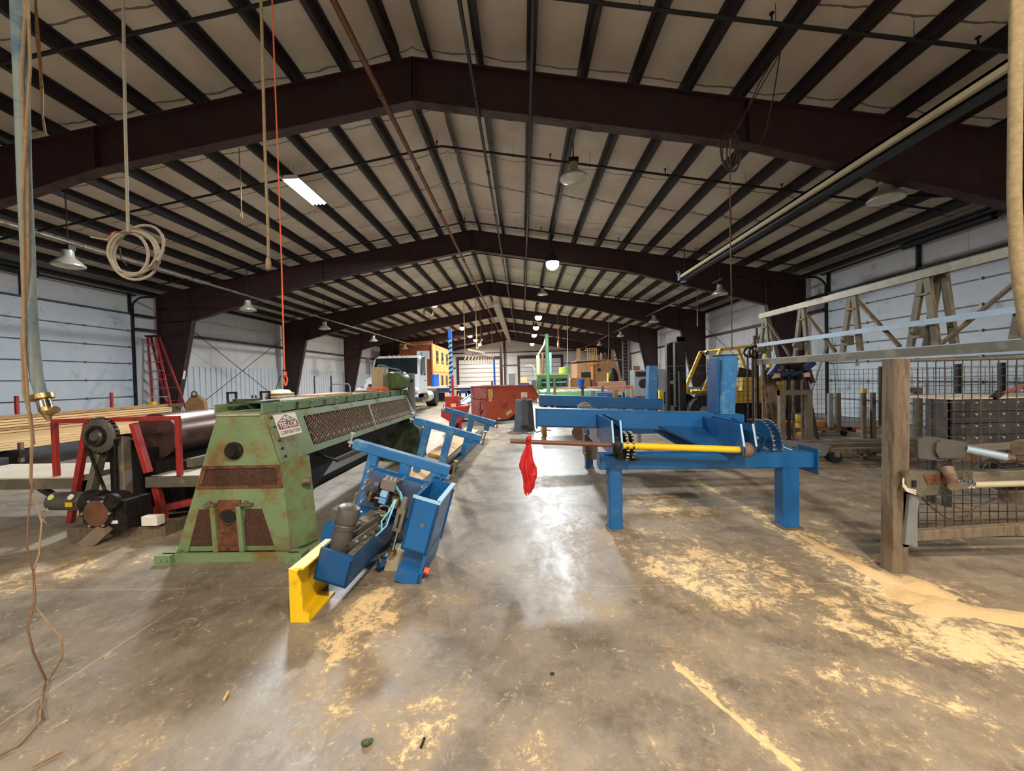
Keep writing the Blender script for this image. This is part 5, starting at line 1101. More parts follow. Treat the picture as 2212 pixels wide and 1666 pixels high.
for x in (-8.3, -6.8):
    for y in (7.45, 8.45): MB().cyl((x, y-.04, .13), (x, y+.04, .13), .13, n=16).build('wheel', 'rubber', LR2)
b = MB(); b.box(-7.4, -6.7, 7.45, 7.6, .35, .62); b.build('block', 'post_wood', LR2)

# red step ladder beside the second frame
LD = thing('step_ladder', (-12.7, 13.5, 0), 'tall red fibreglass step ladder leaning by the steel column at left', 'ladder')
top = V((-13.45, 13.72, 3.36))
def lrail(p, q, m, nm): return MB().bar(p, q, .075, .035, (0, 1, 0)).build(nm, m, LD)
L0, L1 = V((-12.95, 13.15, 0)), V((-12.2, 13.15, 0)); T0, T1 = top+V((-.14, -.05, -.05)), top+V((.16, -.05, -.05))
lrail(L0, T0, 'red', 'side_rail'); lrail(L1, T1, 'red', 'side_rail')
K0, K1 = V((-13.1, 13.95, 0)), V((-12.3, 13.95, 0)); lrail(K0, top+V((-.14, .08, -.05)), 'red', 'rear_rail'); lrail(K1, top+V((.16, .08, -.05)), 'red', 'rear_rail')
for i in range(10):
    t_ = (i+.6)/10.6; a = L0+(T0-L0)*t_; c = L1+(T1-L1)*t_
    b = MB(); b.bar(a, c, .09, .03); b.build('step', 'bolt' if i < 4 else 'cabinet_grey', LD)
    if i < 4: b = MB(); b.bar(a+(c-a)*.05-V((0, .02, .14)), a+(c-a)*.2-V((0, .02, .01)), .02, .01); b.bar(c-(c-a)*.05-V((0, .02, .14)), c-(c-a)*.2-V((0, .02, .01)), .02, .01); b.build('step_brace', 'bolt', LD)
for i in range(6):
    t_ = (i+1)/7; MB().bar(K0+(top-K0)*t_+V((-.05, 0, 0)), K1+(top-K1)*t_, .04, .025).build('rear_rung', 'red', LD)
MB().box(top.x-.2, top.x+.22, top.y-.12, top.y+.14, top.z-.05, top.z).build('top_cap', 'black', LD)
# tan wedge board and small things by the column
b = MB(); b.prism([(-12.0, 0), (-11.15, 0), (-11.3, .95), (-11.5, 1.12), (-11.75, 1.12), (-11.95, .9)], 1, 13.3, 13.45); wd_ = thing('wedge_stand', (-11.6, 13.4, 0), 'tan plywood wedge stand with a hook at the foot of the left column', 'stand'); b.build('plywood_body', 'tan_board', wd_)
b = MB(); b.torus((-11.62, 13.3, 1.2), (0, 1, 0), .09, .03, 16, 6); b.box(-11.75, -11.5, 13.3, 13.4, 1.1, 1.16); b.build('hook', 'brown_steel', wd_)
tag(MB().box(-12.75, -12.6, 12.75, 12.9, 0, .98).build('bollard', 'yellow'), 'short yellow post beside the foot of the red ladder', 'post')
for i, (px, lb_) in enumerate(((500, 'black U shaped steel stand seen over the green press, left one'), (572, 'black U shaped steel stand seen over the green press, right one'))):
    p = P(px, 862, 10.2); b = MB(); b.bar((p.x-.1, 10.2, 0), (p.x-.1, 10.2, 1.28), .05, .05, (0, 1, 0)); b.bar((p.x+.13, 10.2, 0), (p.x+.13, 10.2, 1.28), .05, .05, (0, 1, 0)); b.bar((p.x-.125, 10.2, 1.28), (p.x+.155, 10.2, 1.28), .05, .05); tag(b.build('u_stand', 'black'), lb_, 'stand', 'u stands behind the press')
p = P(606, 862, 10.6)
WD = thing('winder_unit', (p.x, 10.6, 0), 'beige wound machine unit under the orange rope, behind the green press', 'machine')
b = MB(); b.lathe([(.30, 0), (.32, 1.0), (.36, 1.05), (.36, 1.1), (.33, 1.12), (.33, 1.2), (.28, 1.25), (.22, 1.32), (.001, 1.34)], (p.x, 10.6, 0), (0, 0, 1), 24); b.build('drum', 'beige', WD)
b = MB(); b.torus((p.x, 10.6, 1.14), (0, 0, 1), .36, .02, 28, 6); b.torus((p.x, 10.6, 1.22), (0, 0, 1), .33, .02, 28, 6); b.build('drum_band', 'wood_dark', WD)
tag(MB().cyl((p.x-.12, 10.6, 1.34), (p.x+.06, 10.55, 1.72), .012, n=6).build('lifting_rod', 'dark_metal'), 'thin dark rod from the beige drum up to the orange rope knot', 'rod')
for i, px in enumerate((680, 716)): q = P(px, 850, 14); tag(MB().bar((q.x, 14, 0), (q.x, 14, 1.75), .04, .04, (0, 1, 0)).build('thin_stake', 'maroon'), 'thin dark stake standing before the wainscot, %s of two' % ('left' if i == 0 else 'right'), 'stake')
q = P(735, 850, 15); b = MB(); b.tube([(q.x-.4, 15, 0), (q.x-.4, 15, 1.3), (q.x-.34, 15, 1.42), (q.x+.34, 15, 1.42), (q.x+.4, 15, 1.3), (q.x+.4, 15, 0)], .025, 8); tag(b.build('tube_hoop', 'cabinet_grey'), 'bent grey tube hoop standing behind the green press', 'hoop')
for i, px in enumerate((545, 553)): q = P(px, 862, 9.5); tag(MB().cyl((q.x, 9.5, 0), (q.x, 9.5, 1.22), .02, n=8).build('peg', 'dark_metal'), 'small dark peg behind the green press, %s of the pair' % ('left' if i == 0 else 'right'), 'peg')

# ================================================================== hanging ropes, hoses and cords
def ceil_z(x): return zt(x-RX)+.16
def hang(name, pts, r, m, label, cat, n=8): return tag(MB().tube(pts, r, n).build(name, m), label, cat)
Yh = 2.35
def roof_pt(px, Y): q = P(px, 0, Y); return V((q.x, Y, ceil_z(q.x)-.01))
def PX(px, py, Y=Yh): return P(px, py, Y)
HZ = thing('air_hose', tuple(PX(70, 860)), 'thick faded blue air hose hanging at far left with brass coupling', 'hose')
pts = [roof_pt(36, Yh), PX(41, 40), PX(47, 200), PX(53, 400), PX(60, 540), PX(64, 660), PX(72, 760), PX(80, 820), PX(90, 856)]
b = MB(); b.tube(pts, [.036, .036, .034, .032, .032, .032, .031, .030, .029], 12); b.build('hose', 'hose_blue', HZ)
b = MB(); b.cyl(PX(90, 852), PX(93, 862), .052, n=16); b.cyl(PX(93, 862), PX(100, 888), .030, .034, 14); b.cyl(PX(100, 888), PX(106, 908), .03, .012, 14); b.cyl(PX(104, 893), PX(122, 884), .022, n=12); b.ball(PX(80, 862), .018); b.build('brass_coupling', 'brass', HZ)
b = MB(); b.cyl(PX(94, 866), PX(98, 880), .0345, n=14); b.build('steel_band', 'chrome', HZ)
hang('extension_cord', [roof_pt(56, 2.3), PX(54, 40, 2.3), PX(46, 160, 2.3), PX(52, 300, 2.3), PX(58, 380, 2.3), PX(60, 560, 2.3), PX(48, 740, 2.3), PX(52, 850, 2.3), PX(66, 900, 2.3), PX(72, 960, 2.3)], .008, 'cord_tan', 'tan cord hanging beside the blue hose down to the machine', 'cord')
hang('extension_cord', [roof_pt(62, 2.28), PX(62, 40, 2.28), PX(66, 140, 2.28), PX(56, 290, 2.28), PX(48, 420, 2.28), PX(50, 560, 2.28), PX(52, 740, 2.28), PX(60, 860, 2.28), PX(70, 950, 2.28), PX(66, 1040, 2.28)], .007, 'cord_tan', 'second tan cord, twisted with the first beside the blue hose', 'cord')
def floorp(px, py):
    d = _f*FPX + _r*(px-IW/2) - _u*(py-IH/2); t = (.012-EYE)/d.z; return d*t+V((0, 0, EYE))
hang('floor_wire', [PX(70, 960, 2.3), PX(68, 1050, 2.2), PX(60, 1130, 2.1), PX(58, 1180, 2.05), PX(72, 1235, 1.95), PX(76, 1290, 1.9), PX(60, 1360, 1.85), PX(72, 1410, 1.83), floorp(100, 1470), floorp(88, 1530), floorp(95, 1555)], .0042, 'pipe_rust', 'thin brown wire dangling at far left down to the floor', 'wire', 6)
hang('floor_wire', [PX(66, 1040, 2.28), PX(90, 1130, 2.1), PX(84, 1200, 2.0), PX(70, 1240, 1.95), PX(76, 1310, 1.9), PX(100, 1340, 1.87), PX(134, 1380, 1.85), PX(135, 1420, 1.84), floorp(105, 1470), floorp(92, 1500), floorp(85, 1560), floorp(40, 1610), floorp(-20, 1640)], .0042, 'cord_tan', 'second thin wire at far left looping out before it reaches the floor', 'wire', 6)
# coiled cable
CC = thing('coiled_cable', tuple(PX(290, 560, 3.6)), 'pale cable hanging from the roof and coiled in loops, upper left', 'cable')
b = MB(); b.tube([roof_pt(262, 3.6), PX(266, 0, 3.6), PX(270, 250, 3.6), PX(276, 480, 3.6), PX(277, 502, 3.6)], .0125, 8); b.build('drop', 'cord_pale', CC)
random.seed(2)
for (cx, cy, R, ry, tl) in ((285, 545, 52, 46, .2), (292, 552, 54, 52, .5), (280, 550, 40, 46, -.1), (300, 540, 46, 60, .8)):
    pts = []
    for i in range(28):
        a = i*2*math.pi/28; u_, v_ = R*math.cos(a), ry*math.sin(a)
        pts.append(PX(cx+u_*math.cos(tl)-v_*math.sin(tl), cy+u_*math.sin(tl)+v_*math.cos(tl), 3.6+.05*math.sin(a+cx)))
    b = MB(); b.tube(pts, .013, 8, True); b.build('coil_loop', 'cord_pale', CC)
b = MB(); b.tube([PX(277, 500, 3.6), PX(250, 502, 3.58), PX(232, 518, 3.58), PX(210, 515, 3.58), PX(196, 512, 3.58)], .008, 6); b.build('cable_end', 'cord_pale', CC)
b = MB(); b.tube([PX(236, 514, 3.58), PX(242, 506, 3.58), PX(250, 502, 3.58)], .011, 6); b.build('bare_wire', 'orange', CC)
b = MB(); b.tube([PX(258, 535, 3.62), PX(262, 560, 3.62), PX(275, 575, 3.62)], .006, 5); b.build('wire_tail', 'cord_dark', CC)
RP = thing('pull_rope', tuple(PX(580, 570, 3.3)), 'pale rope hanging straight down with a wooden pull handle', 'rope')
b = MB(); b.tube([roof_pt(562, 3.3), PX(564, 0, 3.3), PX(571, 280, 3.3), PX(579, 500, 3.3), PX(580, 556, 3.3)], .0125, 8); b.build('rope', 'rope', RP)
b = MB(); b.lathe([(.001, .09), (.016, .09), (.022, .06), (.022, .0), (.016, -.01), (.001, -.01)], PX(580, 580, 3.3), (0, 0, 1), 12); b.build('handle', 'rope', RP)
OR_ = thing('orange_rope', tuple(P(615, 820, 3.5)), 'thin orange rope hanging left of centre with a knotted end', 'rope')
b = MB(); b.tube([roof_pt(587, 3.5), P(588, 0, 3.5), P(593, 150, 3.5), P(600, 330, 3.5), P(608, 560, 3.5), P(614, 780, 3.5), P(615, 800, 3.5)], .0065, 7); b.build('rope', 'rope_orange', OR_)
b = MB(); b.ball(P(616, 808, 3.5), (.016, .016, .026)); b.tube([P(616, 806, 3.5), P(612, 818, 3.5), P(617, 834, 3.5)], .008, 6); b.tube([P(616, 806, 3.5), P(621, 820, 3.5), P(619, 832, 3.5)], .007, 6); b.build('knot', 'rope_orange', OR_)
hang('thick_cable', [roof_pt(2199, 1.9), PX(2196, 0, 1.9), PX(2193, 250, 1.9), PX(2191, 420, 1.9), PX(2196, 560, 1.9), PX(2212, 680, 1.9), PX(2240, 800, 1.9)], .024, 'rope', 'thick tan cable hanging down the right edge of the view', 'cable', 10)
# wire coil on the right rafter
WC = thing('wire_coil', tuple(P(1578, 330, 5.9)), 'dark coil of cable hanging below the nearest frame, right of centre', 'cable')
for (cx, cy, rx_, ry_) in ((1575, 328, 18, 36), (1580, 335, 20, 34), (1572, 322, 16, 30), (1584, 330, 14, 42)):
    b = MB(); b.tube([P(cx+rx_*math.cos(i*.2856), cy+ry_*math.sin(i*.2856), 5.9+.06*math.sin(i*.5)) for i in range(22)], .010, 6, True); b.build('coil_loop', 'cord_dark', WC)
for pts in ([(1578, 296), (1600, 268), (1640, 180), (1682, 110), (1690, 95)], [(1600, 328), (1640, 318), (1655, 280), (1672, 200), (1688, 100)], [(1580, 300), (1585, 290), (1680, 125), (1692, 92)]):
    b = MB(); b.tube([P(x, y, 5.9-(.0 if y > 250 else .4)) for x, y in pts], .008, 6); b.build('wire_run', 'cord_dark', WC)
hang('rusty_rod', [P(1577, 300, 5.9), P(1577, 480, 6.3), P(1580, 620, 7.0), P(1581, 755, 7.6)], .009, 'pipe_rust', 'thin rusty rod hanging from the wire coil toward the gantry', 'rod', 6)
hang('yellow_twine', [V((P(519, 400, 8.0).x, 8.0, ceil_z(P(519, 400, 8.0).x)-.01)), P(520, 400, 8.0), P(521, 450, 8.0), P(524, 472, 8.0), P(519, 468, 8.0), P(522, 445, 8.0)], .009, 'rope', 'short bit of yellowish twine hanging under the left purlins', 'twine', 6)
hang('switch_cord', [V((P(1506, 640, 15).x, 15, ceil_z(P(1506, 640, 15).x)-.01)), P(1506, 665, 15), P(1507, 705, 15)], [.010, .012, .03], 'rope', 'short cord with pale handle hanging before the third right column', 'cord')
hang('old_strap', [V((P(80, 90, 4.6).x, 4.6, ceil_z(P(80, 90, 4.6).x)-.01)), P(82, 90, 4.6), P(86, 130, 4.6), P(90, 190, 4.6), P(92, 250, 4.6), P(98, 290, 4.6)], [.01, .02, .014, .016, .010, .013], 'wood_dark', 'frayed brown strap hanging from the roof beside the blue hose', 'strap', 6)
for pxa, pya, Y in ((1316, 700, 22), (1227, 740, 28)):
    q = P(pxa, pya, Y); hang('hanging_rope', [(q.x, Y, ceil_z(q.x)), (q.x-.05, Y, 3.0), (q.x-.12, Y, 2.2)], .016, 'cord_pale', 'pale rope with weight hanging in the far right, %s' % ('nearer, before the fifth column' if pxa > 1300 else 'farther, by the brown booth'), 'rope', 6)
q = P(1206, 735, 26); hang('hook_block', [(q.x, 26, ceil_z(q.x)), (q.x, 26, 4.0), (q.x, 26, 3.7), (q.x, 26, 3.45)], [.015, .015, .09, .04], 'orange_board', 'small orange hook block hanging right of the green pole', 'hook', 10)
q = P(925, 675, 24.5); b = MB(); b.torus((q.x, 24.5, q.z), (0, 1, .1), .30, .03, 26, 6); b.torus((q.x+.04, 24.55, q.z-.02), (0, 1, .15), .28, .03, 26, 6); b.cyl((q.x, 24.5, q.z+.36), (q.x, 24.5, max(q.z+.37, ceil_z(q.x)-.02)), .02, n=6); tag(b.build('hose_loop', 'purlin'), 'dark hose loop hanging under the fourth frame, left of centre', 'hose')

# ================================================================== red self dumping hopper
c0 = V((-1.17, 12.35, 0)); eu = V((.87, .49, 0)).normalized(); ew = V((-.49, .87, 0)).normalized()
def H_(p): return c0 + eu*p.x + ew*p.y + V((0, 0, p.z))
RH = thing('dump_hopper', tuple(H_(V((.9, .6, 0)))), 'red steel self dumping hopper with yellow warning stickers', 'hopper')
def HB(): return MB(H_)
prof = [(0, .16), (.75, .16), (1.35, .52), (1.95, .82), (1.72, 1.24), (0, 1.24)]
b = HB(); b.prism(prof, 1, 0, .02); b.build('side_wall', 'hopper_red', RH); b = HB(); b.prism(prof, 1, 1.28, 1.30); b.build('side_wall', 'hopper_red', RH)
b = HB(); b.box(-.02, 0, 0, 1.3, .16, 1.25); bk = b.build('back_wall', 'hopper_dull', RH)
b = HB(); b.box(-.05, -.02, 0, 1.3, .83, .88); b.box(-.03, -.02, .05, .10, .2, .8); b.build('back_rib', 'hopper_dull', bk)
b = HB(); b.box(-.06, -.02, .4, .5, .22, .34); b.bar((-.05, .45, .34), (-.05, .45, .75), .03, .03, (0, 1, 0)); b.bar((-.05, .45, .36), (-.05, .25, .5), .03, .03, (1, 0, 0)); b.bar((-.05, .45, .36), (-.05, .65, .5), .03, .03, (1, 0, 0)); b.build('release_latch', 'red', bk)
b = HB()
for (a, c) in zip(prof[:4], prof[1:4]): b.add([(a[0], 0, a[1]), (a[0], 1.3, a[1]), (c[0], 1.3, c[1]), (c[0], 0, c[1]), (a[0], 0, a[1]-.02), (a[0], 1.3, a[1]-.02), (c[0], 1.3, c[1]-.02), (c[0], 0, c[1]-.02)], [(0, 1, 2, 3), (7, 6, 5, 4), (0, 4, 5, 1), (1, 5, 6, 2), (2, 6, 7, 3), (3, 7, 4, 0)])
b.build('belly', 'hopper_dull', RH)
b = HB(); b.box(-.03, 1.74, -.02, .03, 1.225, 1.255); b.box(-.03, 1.74, 1.27, 1.32, 1.225, 1.255); b.box(-.04, .02, 0, 1.3, 1.225, 1.255); b.bar((1.72, .0, 1.24), (1.96, .0, .82), .05, .03, (0, 1, 0)); b.bar((1.72, 1.3, 1.24), (1.96, 1.3, .82), .05, .03, (0, 1, 0)); b.build('rim', 'hopper_dull', RH)
b = HB(); b.box(.1, 1.75, .1, .22, .08, .15); b.box(.1, 1.75, 1.08, 1.2, .08, .15); b.bar((.75, .15, .15), (1.7, .15, .12), .06, .05); b.prism([(.75, .15), (1.7, .10), (1.35, .48)], 1, .12, .14); b.build('base_skid', 'black', RH)
for (x, y) in ((.25, .16), (1.45, .16), (.25, 1.14), (1.45, 1.14)):
    w_ = HB().cyl((x-.03, y, .06), (x+.03, y, .06), .06, n=12).build('caster', 'rubber', RH)
for (x0, x1, z0, z1, m_) in ((.06, .22, .86, 1.17, 'sticker_yellow'), (.08, .18, .76, .85, 'yellow')): HB().box(x0, x1, -.004, 0, z0, z1).build('sticker', m_, RH)
b = HB(); b.prism([(.66, .36), (.86, .46), (.92, .37), (.72, .25)], 1, -.004, 0); b.build('sticker', 'sticker_yellow', RH)
b = HB(); b.box(.05, .12, .002, .004, .7, 1.0); b.build('weld_seam', 'hopper_red', RH)
q = P(1122, 860, 11.6); b = MB(); b.bar((q.x+.12, 11.7, .95), (q.x-.14, 11.7, .45), .02, .16, (0, 1, 0)); b.box(q.x+.05, q.x+.24, 11.68, 11.72, .9, 1.05); b.bar((q.x-.14, 11.7, .46), (q.x-.05, 11.7, 0), .02, .14, (0, 1, 0)); tag(b.build('cardboard', 'white_board'), 'bent piece of pale cardboard behind the upturned grey bin', 'cardboard')
# upturned grey bin
BN = thing('trash_bin', (.02, 11.0, 0), 'dark grey ribbed bin turned upside down beside the red hopper', 'bin')
b = MB(); n = 32; rows = []
for h, r in ((0, .315), (.03, .315), (.035, .295), (.25, .285), (.85, .235), (.875, .22), (.86, .20), (.86, .001)):
    rows.append([(.02+r*(1+.025*(1 if (i//2) % 2 else -1)*(1 if .03 < h < .86 else 0))*math.cos(2*math.pi*i/n), 11.0+r*(1+.025*(1 if (i//2) % 2 else -1)*(1 if .03 < h < .86 else 0))*math.sin(2*math.pi*i/n), h) for i in range(n)])
b.add([p for r_ in rows for p in r_], [(j*n+i, j*n+(i+1) % n, (j+1)*n+(i+1) % n, (j+1)*n+i) for j in range(len(rows)-1) for i in range(n)]); b.build('body', 'bin_grey', BN)
MB().box(-.06, .12, 10.69, 10.75, .09, .17).build('handle', 'black', BN)
b = MB(); b.torus((.02, 11.0, .87), (0, 0, 1), .21, .018, 24, 6); b.build('foot_ring', 'bin_grey', BN)
hang('loop_wire', [floorp(1130, 935), floorp(1146, 938), floorp(1152, 930), floorp(1160, 934), floorp(1175, 928), floorp(1190, 930)], .012, 'cord_dark', 'dark wire curled on the floor in front of the grey bin', 'wire', 6)
# small pallet cart right of the bin
PT = thing('pallet_cart', (.9, 9.6, 0), 'small wooden pallet cart with rusty wheel under the blue beam', 'cart')
b = MB()
for i in range(5): b.box(.45, 1.5, 9.2+i*.18, 9.33+i*.18, .30, .335)
b.build('deck', 'orange_board', PT)
b = MB(); b.box(.45, .55, 9.2, 10.05, .06, .30); b.box(1.4, 1.5, 9.2, 10.05, .10, .30); b.build('runner', 'wood_dark', PT)
w_ = MB().cyl((1.30, 9.12, .17), (1.34, 9.22, .17), .17, n=20).build('wheel', 'pipe_rust', PT)

# ================================================================== red scrap trough and striped pole
RT = thing('red_trough', (-2.1, 11.6, 0), 'dark red steel trough on a stand behind the third blue rail', 'trough')
b = MB(); b.prism([(-2.40, .66), (-1.62, .72), (-1.78, .35), (-1.9, .22), (-2.1, .22), (-2.42, .42)], 1, 11.2, 11.9); b.build('trough_body', 'red', RT)
for f4 in ((-1.92, -1.85, 11.3, 11.4), (-2.2, -2.1, 11.3, 11.4), (-2.1, -1.9, 11.7, 11.8)): MB().box(*f4, 0, .25).build('foot', 'red', RT)
b = MB(); b.box(-2.32, -1.92, 11.4, 11.8, .66, 1.0); b.build('upper_box', 'red', RT); MB().box(-2.15, -2.0, 11.39, 11.4, .66, .78).build('label', 'pink_board', RT)
b = MB(); b.bar((-2.12, 11.6, 1.0), (-2.12, 11.6, 1.62), .06, .06, (0, 1, 0)); b.bar((-2.3, 11.6, 1.3), (-1.95, 11.6, 1.3), .03, .03); b.build('upright', 'red', RT)
p0, p1 = P(976, 852, 13.2), P(971.5, 712, 13.2)
SP = thing('striped_pole', (p0.x, 13.2, 0), 'tall pole wrapped in a black and pale blue spiral beside the red trough', 'pole')
MB().cyl((p0.x, 13.2, 0), (p1.x, 13.2, p1.z), .062, n=16).build('pole', 'sky_blue', SP)
b = MB(); b.tube([((p0.x+(p1.x-p0.x)*(z/3.1))+.046*math.cos(z*38), 13.2+.046*math.sin(z*38), .3+z) for z in np.arange(0, p1.z-.6, .015)], .036, 6); b.build('black_spiral', 'black', SP)
MB().cyl((p1.x, 13.2, p1.z-.35), (p1.x, 13.2, p1.z), .066, n=14).build('blue_tip', 'barrel_blue', SP)

# ================================================================== white truck
TK = thing('truck', (-6.1, 19.5, 0), 'white day cab truck tractor parked facing the camera behind the green press', 'truck')
xa, xb = -7.33, -4.97; xm = (xa+xb)/2
def loft(secs):
    """secs: list of (y, [(x,z)...]) closed outlines joined along y"""
    n = len(secs[0][1]); vs = [(x, y, z) for y, o in secs for x, z in o]
    fs = [(j*n+i, j*n+(i+1) % n, (j+1)*n+(i+1) % n, (j+1)*n+i) for j in range(len(secs)-1) for i in range(n)]
    return MB().add(vs, fs+[tuple(range(n)), tuple(range((len(secs)-1)*n, len(secs)*n))[::-1]])
def outl(hw, z0, z1, ch): return [(xm-hw, z0), (xm+hw, z0), (xm+hw, z1-ch), (xm+hw-ch, z1), (xm-hw+ch, z1), (xm-hw, z1-ch)]
loft([(18.35, outl(1.16, .85, 1.78, .05)), (18.45, outl(1.18, .85, 1.82, .05)), (18.8, outl(1.15, .85, 2.62, .10)), (19.1, outl(1.14, .85, 2.74, .14)), (20.1, outl(1.14, .85, 2.74, .14)), (20.2, outl(1.1, .9, 2.6, .1))]).build('cab', 'white_paint', TK)
loft([(16.5, outl(.72, .75, 1.46, .12)), (16.7, outl(.85, .7, 1.56, .12)), (17.6, outl(1.0, .7, 1.72, .12)), (18.45, outl(1.12, .7, 1.80, .1))]).build('hood', 'white_paint', TK)
b = MB(); b.add([(xm-1.09, 18.395, 1.80), (xm+1.09, 18.395, 1.80), (xm+1.02, 18.75, 2.61), (xm-1.02, 18.75, 2.61), (xm-1.09, 18.45, 1.80), (xm+1.09, 18.45, 1.80), (xm+1.02, 18.81, 2.61), (xm-1.02, 18.81, 2.61)], [(0, 1, 2, 3), (7, 6, 5, 4), (0, 4, 5, 1), (1, 5, 6, 2), (2, 6, 7, 3), (3, 7, 4, 0)]); ws = b.build('windshield', 'windshield', TK)
for t_ in (-.02, .5): pass
for s in (-1, 1):
    x = xm+s*1.145
    b = MB(); b.prism([(18.62, 1.78), (19.75, 1.74), (19.75, 2.5), (18.92, 2.5)], 0, min(x, x+s*.012), max(x, x+s*.012)); b.build('side_window', 'windshield', TK)
    b = MB(); b.prism([(18.55, .9), (19.8, .9), (19.8, 1.70), (18.6, 1.72)], 0, min(x+s*.012, x+s*.03), max(x+s*.012, x+s*.03)); dr = b.build('door', 'white_paint', TK); MB().box(min(x+s*.03, x+s*.05), max(x+s*.03, x+s*.05), 19.5, 19.7, 1.45, 1.5).build('door_handle', 'black', dr)
    b = MB(); b.box(x+s*.22-.08, x+s*.22+.08, 18.5, 18.6, 1.85, 2.62); mi = b.build('mirror', 'chrome', TK); b = MB(); b.tube([(x, 18.65, 2.5), (x+s*.2, 18.58, 2.55), (x+s*.22, 18.56, 1.85), (x+s*.15, 18.6, 1.72), (x, 18.7, 1.7)], .018, 6); b.build('mirror_arm', 'chrome', mi)
    b = MB(); b.tube([(xm+s*.72, 16.4, 1.05), (xm+s*.95, 16.55, 1.1), (xm+s*1.15, 17.1, 1.15), (xm+s*1.2, 17.7, 1.0)], .16, 8); b.build('fender', 'white_paint', TK)
    MB().lathe([(.001, .02), (.10, .02), (.13, 0), (.001, 0)], (xm+s*.72, 16.42, 1.0), (0, -1, 0), 16).build('headlight', 'chrome', TK)
    wheel(TK, (xm+s*.85+(-.14 if s > 0 else .14)-(.0), 17.2, .5), .5, .28, (s, 0, 0), 'wheel', 'chrome')
    wheel(TK, (xm+s*.62, 22.1, .5), .5, .56, (s, 0, 0), 'wheel', 'white_board')
b = MB(); b.box(xm-.5, xm+.5, 16.42, 16.5, .78, 1.38); gr = b.build('grille', 'black', TK)
for j in range(5):
    for i in range(11): pass
b = MB()
for j in range(5):
    for i in range(12): b.box(xm-.46+i*.08, xm-.42+i*.08, 16.405, 16.425, .83+j*.11, .90+j*.11)
b.build('grille_bars', 'chrome', gr)
b = MB(); b.box(xm-1.1, xm+1.1, 16.25, 16.42, .4, .7); b.build('bumper', 'white_paint', TK)
b = MB(); b.box(xm-.4, xm-.3, 17, 23, .65, .88); b.box(xm+.3, xm+.4, 17, 23, .65, .88); b.box(xm-.9, xm+.9, 20.2, 20.4, .6, 1.0); b.box(xm-.5, xm+.5, 21.6, 22.6, .88, 1.02); b.build('chassis', 'black', TK)
b = MB(); b.lathe([(.001, 0), (.28, 0), (.30, .03), (.30, .34), (.31, .35), (.31, .38), (.30, .39), (.30, .78), (.31, .79), (.31, .82), (.30, .83), (.30, 1.1), (.28, 1.13), (.001, 1.13)], (xb-.28, 20.2, .62), (0, 1, 0), 26); b.build('fuel_tank', 'bolt', TK)
MB().box(xb-.55, xb-.02, 19.0, 20.1, .4, .52).build('step', 'grey_steel', TK)
MB().cyl((xb-.35, 20.4, 1.0), (xb-.35, 20.4, 3.0), .07, n=12).build('exhaust_stack', 'chrome', TK)
b = MB(); b.box(xb-.62, xb+.02, 20.35, 20.5, 2.62, 3.05); b.build('rear_fairing', 'white_panel', TK)
for i in range(5): MB().box(xm-.5+i*.23, xm-.42+i*.23, 18.98, 19.06, 2.735, 2.77).build('clearance_light', 'orange', TK)
b = MB(); b.box(xm-.42, xm-.10, 19.2, 19.35, 1.9, 2.35); b.build('seat', 'dusty_steel', TK); b = MB(); b.box(xm+.2, xm+.6, 19.2, 19.35, 1.9, 2.35); b.build('seat', 'dusty_steel', TK)

# ================================================================== wooden office and things far left
OF = thing('office_block', (-9.7, 38.5, 0), 'two storey orange plywood office block at the far left', 'office')
b = MB(); b.box(-11.2, -8.2, 35.0, 35.1, 0, 4.75); b.build('front_wall', 'red_board', OF)
b = MB(); b.box(-8.3, -8.2, 35.1, 44.3, 0, 4.75); b.build('side_wall', 'plywood', OF)
b = MB(); b.box(-11.2, -8.2, 35.0, 44.3, 4.75, 4.83); b.box(-8.26, -8.16, 35, 44.3, 2.25, 2.4); b.box(-8.26, -8.14, 34.96, 35.12, 0, 4.75); b.build('trim_boards', 'plywood', OF)
b = MB(); b.prism([(-11.2, 4.83), (-8.2, 4.83), (-8.2, 5.1), (-11.2, 5.0)], 1, 35.2, 35.3); b.build('upper_panel', 'tan_board', OF)
for y in (36.6, 39.0, 41.4):
    f_ = MB().box(-8.2, -8.17, y, y+.9, 3.1, 4.3).build('window', 'dark_metal', OF); MB().box(-8.17, -8.16, y+.08, y+.82, 3.2, 4.2).build('pane', 'windshield', f_)
for y in (36.3, 38.6, 40.9): f_ = MB().box(-8.2, -8.17, y, y+.95, .2, 2.0).build('window', 'cabinet_grey', OF); MB().box(-8.17, -8.16, y+.1, y+.85, .3, 1.9).build('pane', 'dark_metal', f_)
b = MB(); b.box(-9.3, -8.8, 34.98, 35.0, 1.6, 2.3); b.build('notice', 'sticker_white', OF)
tag(MB().torus((-9.25, 34.9, 1.25), (0, 1, 0), .28, .09, 20, 8).build('hose_reel', 'hv_yellow'), 'yellow hose looped on the front of the plywood office', 'hose')
tag(MB().lathe([(.001, 0), (.29, 0), (.30, .03), (.28, .3), (.30, .32), (.28, .34), (.28, .6), (.30, .62), (.28, .64), (.29, .88), (.001, .88)], (-6.4, 28.0, 1.02), (0, 0, 1), 22).build('barrel', 'barrel_blue'), 'blue plastic barrel standing on the long pale table by the office', 'barrel')
FT = thing('long_table', (-5.2, 29, 0), 'long pale topped table on blue steel legs before the plywood office', 'table')
MB().box(-7.6, -3.4, 26.0, 32.0, .92, 1.02).build('table_top', 'white_board', FT)
b = MB(); b.box(-7.4, -3.5, 26.05, 26.15, .62, .92); b.box(-7.4, -3.5, 31.8, 31.9, .62, .92); b.build('apron', 'navy', FT)
for x in (-7.3, -6.0, -4.7, -3.6):
    for y in (26.1, 31.8): MB().bar((x, y, 0), (x, y, .62), .14, .14, (0, 1, 0)).build('leg', 'navy', FT)
